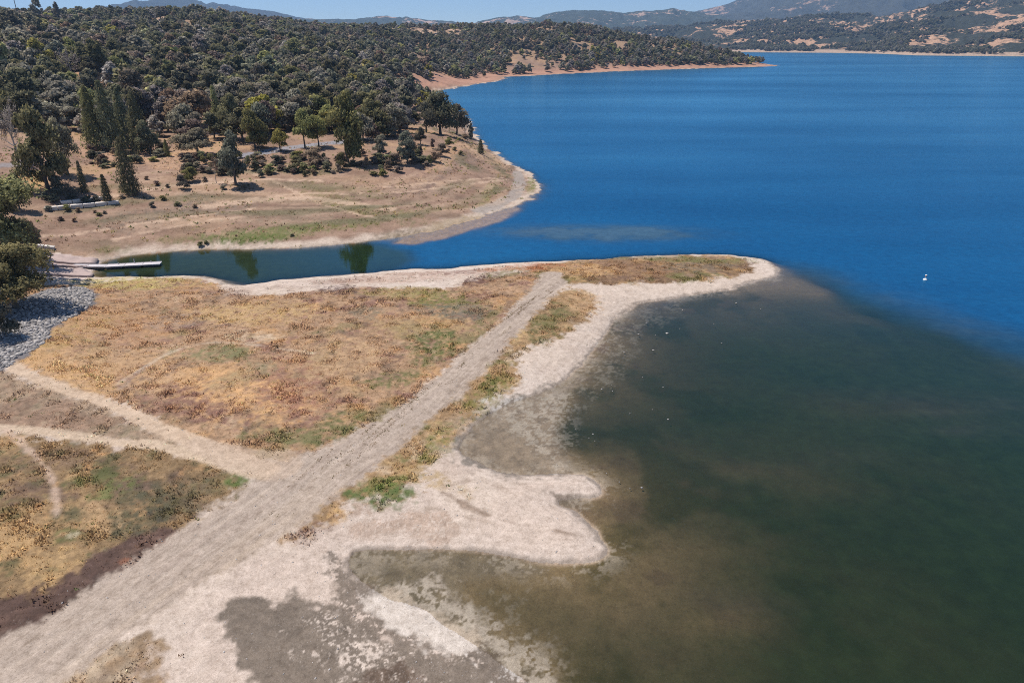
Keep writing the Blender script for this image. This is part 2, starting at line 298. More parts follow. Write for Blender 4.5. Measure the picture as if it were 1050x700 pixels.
trail([(5,440),(30,460),(50,482),(58,505),(58,530)], .5, .5, C(206, 178, 156), .7)
trail([(120,394),(150,375),(180,358),(215,350),(260,353),(320,362)], .35, .3, C(204, 186, 164), .5)
trail([(150,375),(122,400)], .5, .5, C(150, 134, 124), .5)
# drying mud and algae crust, lower centre
MUDC = C(126, 112, 98)
def mud(px, col, st=1, sp=0, edge=.35, warp=.8, seed=80, damp=.6, wscale=2.2):
    sl, m, d = zone(px, edge, warp, wscale, seed); x, y = X[sl], Y[sl]
    if sp:
        q = vn(x*4.3, y*4.3, seed+2)*.45+vn(x*9, y*9, seed+3)*.35+vn(x*1.1, y*1.1, seed+4)*.3; m = m*sm(sp-.08, sp+.08, q)
    g = 1+.14*fbm(x, y, .5, 3, seed+9)+.10*fbm(x, y, 2.5, 3, seed+8)
    m = m*st; ALB[sl] = ALB[sl]*(1-m[..., None])+col*g[..., None]*m[..., None]; DAMP[sl] = DAMP[sl]*(1-m)+damp*m; VEG[sl] *= (1-m)
sand = C(214, 196, 180)
sl, m, d = zone([(250,575),(300,552),(350,540),(400,552),(500,545),(540,500),(560,470),(600,480),(640,560),(600,600),(480,600),(560,740),(120,740),(200,690),(180,650)], 2, 1.5, 3, 81); paint(sl, m*.75, C(208, 188, 172))
mud([(350,538),(400,528),(450,528),(480,540),(455,556),(415,552),(370,556)], C(178, 152, 132), .7, .45, seed=82, damp=0)
mud([(218,625),(240,612),(262,612),(285,618),(300,598),(318,608),(345,626),(375,646),(412,662),(455,672),(490,680),(520,700),(520,730),(285,730),(262,700),(232,672)], MUDC, 1, 0, seed=83)
mud([(370,640),(400,655),(455,668),(500,680),(545,700),(560,735),(380,735),(350,690)], sand, .9, .62, seed=84, warp=2)
mud([(360,600),(400,615),(440,640),(470,655),(480,700),(330,690),(290,640)], sand, .8, .72, seed=185, warp=2)
mud([(400,680),(430,672),(455,690),(460,730),(360,730),(370,700)], C(96, 76, 60), .8, .42, seed=85)
mud([(355,575),(365,562),(400,570),(470,560),(560,580),(540,600),(470,605),(480,625),(540,690),(470,650),(420,628),(380,615)], MUDC*.9, .95, 0, seed=86)
mud([(350,590),(380,604),(440,628),(500,664),(540,700),(560,735),(480,735),(440,690),(380,655),(340,620)], MUDC*1.05, .95, .40, seed=186, warp=1.6)
mud([(430,595),(470,600),(560,690),(560,720),(520,700),(450,650)], sand, .9, .60, seed=87, warp=1.5)
mud([(372,605),(395,610),(450,634),(492,660),(478,664),(430,655),(385,628),(360,612)], C(212, 198, 184), .8, 0, seed=88, damp=0)
mud([(590,386),(555,400),(512,413),(488,432),(466,458),(478,476),(510,486),(545,488),(595,486),(600,450),(615,420),(600,395)], C(136, 126, 114), 1, 0, seed=89, edge=1)
mud([(540,410),(575,412),(580,440),(545,440),(515,425)], C(214, 204, 194), .9, .55, seed=90)
mud([(560,425),(590,425),(585,470),(560,460)], C(196, 186, 174), .6, .6, seed=91)
mud([(550,500),(566,508),(570,520),(600,516),(590,505)], MUDC, .9, 0, seed=92)
trail([(455,505),(480,520),(520,535),(560,542),(590,548)], .18, .18, C(140, 118, 100), .8, 93, .4)
trail([(440,520),(480,530),(520,540),(560,545)], .25, .2, C(170, 150, 132), .6, 94, .4)
trail([(455,500),(480,492),(520,500),(545,512)], .4, .3, C(160, 138, 120), .5, 95, .5)
# whiter crust along the open shore
w = sm(4.0, .5, S+n1*1.2)*(S > 0)*(1-fs)*(R < 200)*(1-np.clip(DAMP*2, 0, 1)); w = w*(sdf(chaikin(pts([(340,575),(365,560),(470,560),(560,582),(620,640),(620,740),(380,740),(330,640)]), 1), X, Y) < 0); mixc(w*.5*sm(-.6, .6, n1), C(216, 200, 186)); VEG *= (1-w*.9)
rg_ = (.5+.5*np.sin(S*7+1.5*fbm(X, Y, 5, 3, 777)))*sm(5, 1, S)*(S > 0)*(1-fs)*(R < 110); mixc(rg_*.22, C(160, 140, 124))
w = sm(.8, .05, S+.3*n2)*(S > 0)*(R < 200); mixc(w*.7, C(128, 114, 100)); DAMP = np.maximum(DAMP, w)
# far bank details
for b in [(270,240,55,7,5,C(98,106,56),1),(330,232,55,7,5,C(114,114,62),1),(380,215,50,7,-12,C(120,110,78),.9),(150,225,50,8,8,C(124,108,92),.9),(420,195,50,8,0,C(132,108,94),.8),(245,243,40,4,0,C(100,110,52),.9),(180,246,24,4,0,C(116,112,66),.6),(110,256,22,5,0,C(112,108,64),.7),(345,205,45,7,-20,C(128,116,72),.75),(370,197,30,5,-10,C(124,112,72),.7),(300,222,60,7,2,C(140,122,100),.7),
  (215,213,40,7,0,C(126,112,98),.7),(500,200,18,6,60,C(140,132,84),.8),(545,190,5,9,-10,C(128,124,72),.9),(440,175,50,6,0,C(150,118,104),.6),(480,165,30,4,10,C(122,102,92),.7),(440,215,50,4,5,C(146,132,90),.6),(230,186,40,4,0,C(206,176,152),.7),
  (28,182,16,8,0,C(208,168,112),.9),(45,190,14,7,0,C(206,164,112),.8),(180,165,35,8,0,C(200,160,125),.8),(470,150,22,8,0,C(204,164,128),.8),(500,160,20,6,-20,C(206,170,134),.8),(90,85,20,7,0,C(206,150,104),1),(178,97,7,4,0,C(196,148,104),1),
  (150,110,5,4,0,C(196,148,104),.8),(437,34,20,4,0,C(210,176,150),1),(465,32,12,2.5,0,C(205,170,145),1),(166,22,9,3,0,C(216,190,168),1),(190,25,8,2,0,C(205,170,150),1),(25,38,6,3,0,C(200,150,120),1),(125,13,20,3,0,C(186,160,110),1),(110,155,50,8,0,C(196,154,128),.7),(10,160,25,6,0,C(186,150,130),.7)]:
    try: blob(*b[:7], veg=.4, seed=int(b[0]*3+b[1]))
    except ValueError: pass
for tr in [([(45,242),(100,236),(160,227),(210,220),(260,214)], .9), ([(110,246),(150,238),(200,228),(250,222)], .7), ([(210,212),(260,205),(310,202),(360,208),(400,214)], 3.0), ([(240,206),(300,198),(400,200),(480,190),(520,184)], .9),
           ([(60,210),(120,200),(180,190),(240,186),(300,184),(330,186)], 1.4), ([(232,168),(290,190),(330,210),(370,222),(410,224)], .8), ([(395,192),(450,188),(515,183)], .8)]:
    trail(tr[0], tr[1], tr[1], C(208, 178, 152), .75, 96, .5)
trail([(530,176),(534,188),(528,200),(512,210),(490,216)], 3.0, 4.5, C(168, 156, 146), .85, 97, .5)
mud([(385,246),(420,243),(455,238),(480,228),(500,222),(480,222),(440,232),(400,240)], C(176, 156, 132), .9, 0, seed=98, edge=1, wscale=4)
blob(410, 241, 26, 5, 5, C(120, 104, 84), .8, damp=.5); blob(470, 231, 26, 6, 15, C(176, 152, 122), .8)
# asphalt track and pullout on the slope
trail([(232,163),(262,158),(290,152.5),(320,149),(350,146),(372,143)], 5.0, 7.0, C(150, 146, 150), 1, 99, .1)
trail([(-30,172),(0,170),(20,168),(34,165)], 3.5, 3.0, C(150, 140, 138), 1, 99, .15)
tz = sm(.2, .75, np.sin(S*1.15+2.2*fbm(X*.5, Y, 14, 4, 760))*.5+.5)*fs*(R < 330)*(T < 8)*sm(2, 5, S)*(S > 0)*np.clip(.5+fbm(X*.4, Y, 10, 3, 761), 0, 1); mixc(tz*.35, C(206, 176, 148))
tz = sm(.5, .9, np.sin(S*.62+1.5+2.0*fbm(X*.5, Y, 17, 4, 762))*.5+.5)*fs*(R < 330)*(T < 8)*sm(4, 8, S)*np.clip(.4+fbm(X*.4, Y, 12, 4, 763), 0, 1); mixc(tz*.75, C(112, 106, 76)); VEG = np.maximum(VEG, tz*.5)
# concrete launch ramp
ramp = [(36,259),(60,259),(104,266),(98,271),(96,284),(88,287),(60,286),(34,280),(20,272)]
sl, m, d = zone(ramp, .3, .15, 2, 100); paint(sl, m, C(206, 186, 176)); VEG[sl] *= (1-m)
# under water: silt and algae
uw = (S < 0)
silt = sm(0, 3, -S)
silt = sm(-.1, .5, -S)
mixc(uw*silt, C(138, 120, 90)); mixc(uw*silt*sm(.1, .7, fbm(X, Y, 8, 5, 110)), C(96, 86, 54)); mixc(uw*silt*sm(.25, .8, fbm(X, Y, 4, 5, 111)), C(140, 118, 92)*.8)
for q, c in zip(MUD_SH, (C(160, 144, 126), C(130, 118, 98), C(134, 120, 104), C(180, 150, 118))):
    m = sm(-1, 1, sdf(q, X, Y)+n1)*uw; g = 1+.22*fbm(X, Y, .8, 4, 112)
    ALB = ALB*(1-m[..., None])+c*g[..., None]*m[..., None]
mwh = sm(.35, .5, vn(X*3.3, Y*3.3, 77)*.5+vn(X*7, Y*7, 78)*.25+.35*fbm(X, Y, 3, 3, 79))*sm(-3.2, -.3, S)*uw*(R < 150); mixc(mwh*.4, C(205, 195, 184))
for q, th, cc, st in (([(398,600),(430,598),(480,612),(520,645),(565,700),(565,740),(470,740),(500,690),(495,668),(450,640),(395,612)], .50, C(206, 196, 186), .85), ([(470,590),(520,585),(600,700),(600,740),(560,740),(540,690)], .64, C(180, 168, 152), .5),
    ([(500,405),(540,402),(590,400),(605,430),(585,470),(560,480),(530,440)], .56, C(206, 198, 188), .6), ([(590,385),(620,350),(660,315),(690,306),(700,318),(660,340),(640,380),(610,410)], .62, C(196, 186, 172), .55)):
    sl, m, d = zone(q, 1.2, 2.0, 3, 700+int(th*100)); x, y = X[sl], Y[sl]
    f = vn(x*2.6, y*2.6, 81)*.45+vn(x*5.5, y*5.5, 82)*.35+vn(x*.9, y*.9, 83)*.35; m = m*sm(th-.05, th+.07, f)*st; ALB[sl] = ALB[sl]*(1-m[..., None])+cc*m[..., None]
mud([(470,650),(500,666),(540,700),(560,735),(480,735),(450,684)], MUDC, .95, .42, seed=190, warp=1.5); mud([(345,560),(372,600),(398,614),(372,634),(335,604)], MUDC, .9, .46, seed=191, warp=1.5)
sl, m, d = zone([(372,618),(392,609),(412,612),(435,624),(470,636),(492,652),(492,666),(470,664),(430,657),(395,644)], .5, .9, 2, 760); paint(sl, m, C(212, 198, 184))
lum = (ALB@np.array([.3, .55, .15]))[..., None]; kd = (.08*VEG)[..., None]; ALB = ALB*(1-kd)+lum*kd
ALB = np.clip(ALB*(1+.05*n2)[..., None], .01, .75)

# riprap bank at the left edge
RIP = chaikin(pts([(-40,400),(-30,330),(0,318),(28,303),(52,296),(85,293),(100,301),(100,313),(72,325),(52,338),(46,352),(24,366),(10,376)]), 2)
sl, m, d = zone(None, .4, .5, 2, 120, raw=RIP); paint(sl, m, C(120, 114, 114)); VEG[sl] *= (1-m)

# ------------------------------------------------------------------ mesh and material helpers
def mesh_np(name, V, Fq=None, Ft=None, smooth=False, attrs=None):
    me = bpy.data.meshes.new(name); V = np.asarray(V, np.float32).reshape(-1, 3); me.vertices.add(len(V)); me.vertices.foreach_set('co', V.ravel())
    loops = []; tot = []
    if Fq is not None and len(Fq): loops.append(np.asarray(Fq, np.int32).ravel()); tot.append(np.full(len(Fq), 4, np.int32))
    if Ft is not None and len(Ft): loops.append(np.asarray(Ft, np.int32).ravel()); tot.append(np.full(len(Ft), 3, np.int32))
    loops = np.concatenate(loops); tot = np.concatenate(tot)
    me.loops.add(len(loops)); me.loops.foreach_set('vertex_index', loops)
    me.polygons.add(len(tot)); me.polygons.foreach_set('loop_start', np.concatenate([[0], np.cumsum(tot)[:-1]]).astype(np.int32))
    me.update(calc_edges=True)
    if smooth: me.polygons.foreach_set('use_smooth', np.ones(len(tot), bool))
    for k, (ty, arr) in (attrs or {}).items():
        a = me.attributes.new(k, ty, 'POINT')
        if ty == 'FLOAT_COLOR': a.data.foreach_set('color', np.concatenate([arr.reshape(-1, 3), np.ones((len(V), 1))], 1).astype(np.float32).ravel())
        elif ty == 'FLOAT_VECTOR': a.data.foreach_set('vector', arr.astype(np.float32).ravel())
        elif ty == 'INT': a.data.foreach_set('value', arr.astype(np.int32).ravel())
        else: a.data.foreach_set('value', arr.astype(np.float32).ravel())
    return me
def link(name, me, mat=None, parent=None, loc=None, **props):
    o = bpy.data.objects.new(name, me); COL.objects.link(o)
    if mat is not None and me is not None and len(me.materials) == 0: me.materials.append(mat)
    if parent is not None: o.parent = parent
    if loc is not None: o.location = loc
    for k, v in props.items(): o[k] = v
    return o
class N:
    def __init__(s, name):
        s.m = bpy.data.materials.new(name); s.m.use_nodes = True; s.t = s.m.node_tree; s.t.nodes.clear(); s.out = s.t.nodes.new('ShaderNodeOutputMaterial')
    def n(s, ty, **kw):
        q = s.t.nodes.new('ShaderNode'+ty)
        for k, v in kw.items():
            if k.startswith('i_'):
                key = k[2:]; q.inputs[int(key) if key.isdigit() else key.replace('_', ' ')].default_value = v
            else: setattr(q, k, v)
        return q
    def l(s, a, b): s.t.links.new(a, b)
    def attr(s, name): return s.n('Attribute', attribute_name=name)
    def mix(s, blend, fac, a, b):
        q = s.n('Mix', data_type='RGBA', blend_type=blend)
        for sock, v in ((q.inputs[0], fac), (q.inputs[6], a), (q.inputs[7], b)):
            if hasattr(v, 'links'): s.l(v, sock)
            elif sock.type == 'VALUE': sock.default_value = v
            else: sock.default_value = tuple(v)+((1,) if len(v) == 3 else ())
        return q.outputs[2]
    def math(s, op, a, b=0.0, clamp=False):
        q = s.n('Math', operation=op, use_clamp=clamp)
        for i, v in enumerate((a, b)):
            if hasattr(v, 'links'): s.l(v, q.inputs[i])
            else: q.inputs[i].default_value = v
        return q.outputs[0]
    def ramp(s, fac, stops):
        q = s.n('ValToRGB'); s.l(fac, q.inputs[0]); e = q.color_ramp.elements
        while len(e) < len(stops): e.new(0.5)
        for i, (p, c) in enumerate(stops): e[i].position = p; e[i].color = tuple(c)+((1,) if len(c) == 3 else ())
        return q.outputs[0]
    def noise(s, vec, scale, detail=4, rough=.6):
        q = s.n('TexNoise'); q.inputs['Scale'].default_value = scale; q.inputs['Detail'].default_value = detail; q.inputs['Roughness'].default_value = rough
        if vec is not None: s.l(vec, q.inputs['Vector'])
        return q.outputs['Fac']
    def fin(s, sh): s.l(sh, s.out.inputs['Surface']); return s.m

# ground
g = N('earth'); pos = g.n('NewGeometry').outputs['Position']; al = g.attr('albedo').outputs['Color']; dp = g.attr('damp').outputs['Fac']; vg = g.attr('veg').outputs['Fac']
na = g.noise(pos, 5.0, 6, .7); nb = g.noise(pos, .9, 4, .6)
c = g.mix('MULTIPLY', 1.0, al, g.ramp(na, [(.28, (.78, .76, .74)), (.5, (1, 1, 1)), (.75, (1.12, 1.12, 1.12))]))
nc = g.noise(pos, 1.7, 9, .78); nd_ = g.noise(pos, 13.0, 4, .75)
c = g.mix('MULTIPLY', .9, c, g.ramp(nc, [(.36, (.74, .71, .68)), (.47, (.97, .97, .96)), (.60, (1.10, 1.10, 1.10))]))
c = g.mix('MULTIPLY', .8, c, g.ramp(nd_, [(.33, (.68, .66, .64)), (.5, (1, 1, 1)), (.68, (1.2, 1.2, 1.2))]))
c = g.mix('MULTIPLY', .8, c, g.ramp(nb, [(.3, (.84, .82, .8)), (.6, (1.06, 1.06, 1.06))]))
cx = g.n('CombineXYZ'); g.l(g.math('MULTIPLY', g.attr('along').outputs['Fac'], .3), cx.inputs[0]); g.l(g.math('MULTIPLY', g.attr('across').outputs['Fac'], 3.4), cx.inputs[1])
st = g.noise(cx.outputs[0], 1.0, 6, .72); c = g.mix('MULTIPLY', g.math('MULTIPLY', g.attr('gravel').outputs['Fac'], .5), c, g.ramp(st, [(.34, (.62, .58, .54)), (.47, (.95, .94, .93)), (.62, (1.12, 1.12, 1.12))]))
fl = g.n('TexVoronoi', i_Scale=5.5); g.l(pos, fl.inputs['Vector']); flk = g.math('MULTIPLY', g.ramp(g.math('ADD', fl.outputs['Distance'], g.math('MULTIPLY', g.noise(pos, .7, 4, .6), .5)), [(.36, (1, 1, 1)), (.46, (0, 0, 0))]), g.math('MULTIPLY', dp, 1.0)); c = g.mix('MIX', g.math('MULTIPLY', flk, .45), c, (.36, .32, .29))
vo = g.n('TexVoronoi', i_Scale=3.2); g.l(pos, vo.inputs['Vector']); spk = g.ramp(vo.outputs['Distance'], [(.07, (1, 1, 1)), (.15, (0, 0, 0))])
vr = g.n('SeparateColor'); g.l(vo.outputs['Color'], vr.inputs[0]); sel = g.math('GREATER_THAN', vr.outputs[0], .72)
c = g.mix('MULTIPLY', g.math('MULTIPLY', g.math('MULTIPLY', spk, sel), .7), c, (.45, .38, .34))
sel2 = g.math('LESS_THAN', vr.outputs[0], .2); c = g.mix('ADD', g.math('MULTIPLY', g.math('MULTIPLY', spk, sel2), .22), c, (.5, .48, .45))
b = g.n('BsdfPrincipled'); g.l(c, b.inputs['Base Color']); b.inputs['Specular IOR Level'].default_value = .25
g.l(g.math('SUBTRACT', .95, g.math('MULTIPLY', dp, .4)), b.inputs['Roughness'])
bp = g.n('Bump', i_Strength=.55, i_Distance=.12); g.l(g.math('ADD', na, g.math('MULTIPLY', nb, 1.5)), bp.inputs['Height']); g.l(bp.outputs[0], b.inputs['Normal'])
M_EARTH = g.fin(b.outputs[0])

V = np.stack([X, Y, Z], -1).reshape(-1, 3)
ii, jj = np.meshgrid(np.arange(NR-1), np.arange(NA-1), indexing='ij'); v0 = (ii*NA+jj)
Q = np.stack([v0, v0+1, v0+1+NA, v0+NA], -1).reshape(-1, 4)[:, ::-1][:, ::-1]
me = mesh_np('ground', V, Q, smooth=True, attrs={'albedo': ('FLOAT_COLOR', ALB), 'veg': ('FLOAT', VEG), 'damp': ('FLOAT', DAMP), 'along': ('FLOAT', RU), 'across': ('FLOAT', RV), 'gravel': ('FLOAT', RM)})
link('ground', me, M_EARTH, kind='structure', label='dry lake shore, gravel track, far bank and wooded hills')

# water: one sheet at z=0 carrying its depth and how ruffled it is
Zs = -Z
wm = (np.minimum(np.minimum(Z[:-1, :-1], Z[1:, :-1]), np.minimum(Z[:-1, 1:], Z[1:, 1:])) < .02).reshape(-1)
SILT_SHEEN = np.zeros((NR, NA))
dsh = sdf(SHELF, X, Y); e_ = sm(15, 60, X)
SILT_SHEEN += .42*np.exp(-((dsh-5)/9)**2)*sm(20, 42, X)*sm(190, 90, X)*(.6+.6*fbm(X, Y, 10, 4, 801))  # band along the shelf edge: sky reflection painted in as paler water
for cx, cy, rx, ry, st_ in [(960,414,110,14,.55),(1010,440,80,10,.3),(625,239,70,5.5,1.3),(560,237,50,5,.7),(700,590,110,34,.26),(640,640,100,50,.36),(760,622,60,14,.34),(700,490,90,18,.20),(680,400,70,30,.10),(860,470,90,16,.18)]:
    wx, wy = on_plane(cx, cy); ex, _ = on_plane(cx+rx, cy); _, ey = on_plane(cx, cy-ry); SILT_SHEEN += st_*np.exp(-(((X-wx)/(ex-wx))**2+((Y-wy)/(ey-wy))**2)+.8*fbm(X*.6, Y, 9, 4, 802))
SILT_SHEEN = np.clip(SILT_SHEEN*(.75+.6*fbm(X, Y*1.6, 3.5, 4, 803)), 0, .9)
# open lake ruffled by wind, the cove and the lee of the spit calm
open_l = 1-shw
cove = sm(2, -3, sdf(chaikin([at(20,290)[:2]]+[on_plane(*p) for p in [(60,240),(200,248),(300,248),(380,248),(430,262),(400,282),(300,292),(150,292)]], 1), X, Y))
ruf = np.clip(.25+.75*open_l, 0, 1)*cove+.04*(1-cove)
wV = V.copy(); wV[:, 2] = 0.0
me = mesh_np('lake', wV, Q[wm], smooth=True, attrs={'depth': ('FLOAT', np.maximum(-Z, 0)), 'ruffle': ('FLOAT', ruf), 'open': ('FLOAT', open_l*cove), 'silt': ('FLOAT', SILT_SHEEN), 'cove': ('FLOAT', (1-cove)*sm(-25, -62, X))})
w = N('lake_water'); pos = w.n('NewGeometry').outputs['Position']; de = w.attr('depth').outputs['Fac']; rf = w.attr('ruffle').outputs['Fac']; op = w.attr('open').outputs['Fac']
body = w.mix('MIX', op, (.0135, .0250, .0100), (.002, .056, .155)); body = w.mix('MIX', w.attr('silt').outputs['Fac'], body, (.034, .038, .024)); body = w.mix('MIX', w.math('MULTIPLY', op, w.attr('silt').outputs['Fac']), body, (.045, .085, .125))  # silt attribute: sediment on the bars, plus painted sky reflection at the shelf edge
dn = w.noise(pos, .035, 4, .6)
body = w.mix('MIX', w.attr('cove').outputs['Fac'], body, (.020, .030, .014))  # green reflection of the hillside trees, painted into the cove's body colour
fnn = w.noise(pos, .55, 7, .72)
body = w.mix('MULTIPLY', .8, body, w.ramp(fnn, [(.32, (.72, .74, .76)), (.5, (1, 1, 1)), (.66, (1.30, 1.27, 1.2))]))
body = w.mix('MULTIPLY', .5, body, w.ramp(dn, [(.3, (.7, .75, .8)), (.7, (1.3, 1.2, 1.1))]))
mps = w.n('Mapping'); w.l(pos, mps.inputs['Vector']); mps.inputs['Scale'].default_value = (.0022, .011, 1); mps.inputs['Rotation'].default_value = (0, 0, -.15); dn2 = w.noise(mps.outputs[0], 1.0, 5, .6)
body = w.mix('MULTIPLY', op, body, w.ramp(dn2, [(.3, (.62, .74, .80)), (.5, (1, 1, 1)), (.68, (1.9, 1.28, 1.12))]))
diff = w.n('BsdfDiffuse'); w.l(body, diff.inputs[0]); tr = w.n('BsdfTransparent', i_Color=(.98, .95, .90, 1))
alpha = w.math('SUBTRACT', 1.0, w.math('POWER', 2.718, w.math('MULTIPLY', de, -1.7)))
m1 = w.n('MixShader'); w.l(alpha, m1.inputs[0]); w.l(tr.outputs[0], m1.inputs[1]); w.l(diff.outputs[0], m1.inputs[2])
gl = w.n('BsdfGlossy'); gl.inputs['Color'].default_value = (.38, .80, .96, 1); w.l(w.math('ADD', .03, w.math('MULTIPLY', rf, .15)), gl.inputs['Roughness'])
mp = w.n('Mapping'); w.l(pos, mp.inputs['Vector']); mp.inputs['Scale'].default_value = (.55, 1.5, 1)
h1 = w.noise(mp.outputs[0], 1.1, 3, .6); h2 = w.noise(mp.outputs[0], .16, 3, .5)
bp = w.n('Bump', i_Distance=.35); w.l(w.math('ADD', h1, h2), bp.inputs['Height']); w.l(w.math('MULTIPLY', rf, .35), bp.inputs['Strength']); w.l(bp.outputs[0], gl.inputs['Normal'])
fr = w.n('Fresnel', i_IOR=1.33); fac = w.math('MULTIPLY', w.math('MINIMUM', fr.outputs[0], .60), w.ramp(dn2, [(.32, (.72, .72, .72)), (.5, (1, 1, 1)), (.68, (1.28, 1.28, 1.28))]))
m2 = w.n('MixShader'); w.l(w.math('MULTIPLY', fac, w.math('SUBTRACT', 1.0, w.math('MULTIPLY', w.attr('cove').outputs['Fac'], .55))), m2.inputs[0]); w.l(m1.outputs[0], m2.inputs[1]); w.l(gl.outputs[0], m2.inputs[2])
M_WATER = w.fin(m2.outputs[0])
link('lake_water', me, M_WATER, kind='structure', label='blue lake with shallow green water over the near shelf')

# ------------------------------------------------------------------ far shore and mountains
def lin(lst):
    a = []; s = []
    for px, py in lst: q = az_tan(px, py); a.append(q[0]); s.append(q[1])
    return np.array(a), np.array(s)
def far_sheet(name, crest, rc, shore_px, r0c, r1, seed, amp, mat, step=.12, lab='', rstep=.008):
    aa = np.arange(-46, 46, step)*D2R; ca, cs = lin(crest)
    sl_ = np.interp(aa, ca, cs); zc = CAMH+sl_*rc
    if shore_px: sa, ss = lin(shore_px); r0 = np.clip(-CAMH/np.interp(aa, sa, ss), 1500, 2700)
    else: r0 = np.full(aa.shape, r0c)
    tt = np.concatenate([np.linspace(-.02, 1, int((math.log(rc/r0.min()))/rstep)), np.linspace(1.03, 1.5, 14)])
    Tt, Aa = np.meshgrid(tt, aa, indexing='ij'); R0 = r0[None]+0*Tt; Rr = R0+(rc-R0)*Tt; x = Rr*np.sin(Aa); y = Rr*np.cos(Aa)
    p = np.where(Tt < 1, np.clip(Tt, 0, 1)**.9, 1-(Tt-1)*1.3)
    rid = 1-np.abs(fbm(x, y, amp*5, 4, seed)); rid2 = 1-np.abs(fbm(x, y, amp*1.8, 4, seed+3))
    z = zc[None]*p+amp*((rid-.75)*1.0+(rid2-.7)*.45)*np.clip(Tt*(1-np.exp(-((1-Tt)/.22)**2)+.12)*3, 0, 1)*(Tt > 0)
    z = np.where(Tt <= 0, -4, np.maximum(z, 1.2*np.clip(Tt*20, 0, 1)))
    V = np.stack([x, y, z], -1).reshape(-1, 3); n_, m_ = Tt.shape
    a, b = np.meshgrid(np.arange(n_-1), np.arange(m_-1), indexing='ij'); v = a*m_+b
    me = mesh_np(name, V, np.stack([v+m_, v+1+m_, v+1, v], -1).reshape(-1, 4), smooth=True, attrs={'climb': ('FLOAT', np.clip(Tt, 0, 1)), 'up': ('FLOAT', z)})
    link(name, me, mat, kind='structure', label=lab); return x, y, z, Tt
def hillmat(name, treec, soil, scale, cover, small):
    h = N(name); pos = h.n('NewGeometry').outputs['Position']; n = h.noise(pos, scale, 6, .62); n2 = h.noise(pos, small, 5, .7)
    k = h.math('ADD', n, h.math('MULTIPLY', h.math('SUBTRACT', n2, .5), .5))
    msk = h.ramp(k, [(cover-.02, (1, 1, 1)), (cover+.03, (0, 0, 0))]); c = h.mix('MIX', msk, soil, treec)
    c = h.mix('MULTIPLY', .8, c, h.ramp(n2, [(.3, (.55, .55, .55)), (.7, (1.35, 1.35, 1.35))]))
    up = h.attr('up').outputs['Fac']; bank = h.ramp(h.math('MULTIPLY', up, .1), [(.75, (1, 1, 1)), (.95, (0, 0, 0))])
    if scale > .004: c = h.mix('MIX', bank, c, (.42, .30, .22))
    b = h.n('BsdfPrincipled', i_Roughness=1.0); b.inputs['Specular IOR Level'].default_value = 0; h.l(c, b.inputs['Base Color'])
    bp = h.n('Bump', i_Strength=.8, i_Distance=14); h.l(n2, bp.inputs['Height']); h.l(bp.outputs[0], b.inputs['Normal']); return h.fin(b.outputs[0])
M_H1 = hillmat('oak_grass_hills', (.050, .052, .040), tuple(C(200, 160, 130)), .0055, .545, .05)
M_H2 = hillmat('mountain_slope', (.062, .064, .056), tuple(C(170, 140, 120)), .0018, .64, .018)
M_H3 = hillmat('ridge_slope', (.058, .066, .052), tuple(C(185, 155, 135)), .0021, .60, .018)
fx, fy, fz, ft = far_sheet('far_shore_hills', [(-100,35),(520,33),(560,30),(600,34),(640,30),(700,28),(740,22),(780,21),(820,18),(850,15),(900,16),(940,10),(970,4),(1000,-2),(1050,-6),(1120,-8)], 3900,
    [(-100,53.8),(785,53.9),(850,54.3),(900,55.2),(940,57),(1000,57.6),(1050,58),(1150,58)], 0, 0, 301, 42, M_H1, lab='oak-dotted tan hills across the lake')
far_sheet('distant_ridge', [(-100,40),(250,32),(300,20),(330,19),(355,20),(380,18.5),(396,16),(406,16),(420,18),(445,21.5),(480,22.5),(505,19),(530,17),(548,18),(570,12.5),(590,10),(605,10.5),(620,12),(640,14),(655,11.5),(670,12),(690,9),(705,11),(722,13),(760,20),(1100,30)], 6200, None, 4300, 0, 311, 60, M_H3, lab='blue ridge on the horizon')
far_sheet('mountain', [(-100,30),(40,22),(60,17),(85,11),(105,5),(120,4),(135,1),(150,2),(170,-1),(195,-1),(210,3),(225,5),(250,9),(280,13),(310,20),(360,30),(600,32),(680,22),(700,17),(722,11),(745,5),(765,-2),(785,-9),(830,-22),(900,-34),(980,-30),(1100,-15)], 7800, None, 5200, 0, 321, 120, M_H2, lab='dark mountain rising behind the far shore')

# ------------------------------------------------------------------ trees
def rand_unit(n, rng):
    v = rng.normal(size=(n, 3)); return v/np.linalg.norm(v, axis=1)[:, None]
def cards(P, Nn, size, rng, bend=.35):
    """leaf clumps: small bent quads facing roughly outwards"""
    n = len(P); d = Nn+rng.normal(size=(n, 3))*.75; d /= np.linalg.norm(d, axis=1)[:, None]
    t = np.cross(d, rng.normal(size=(n, 3))); t /= np.linalg.norm(t, axis=1)[:, None]+1e-9; b = np.cross(d, t)
    s = size[:, None]*.5; a = rng.uniform(.6, 1.4, (n, 1))
    c = np.stack([P-t*s*a-b*s*rng.uniform(.5, 1.2, (n, 1)), P+t*s*a*rng.uniform(.5, 1.3, (n, 1))-b*s, P+t*s*a+b*s*rng.uniform(.5, 1.2, (n, 1)), P-t*s*rng.uniform(.4, 1.2, (n, 1))+b*s], 1)
    c[:, 2] += d*s*bend; c[:, 0] -= d*s*bend
    return c.reshape(-1, 3), np.arange(n*4).reshape(-1, 4)
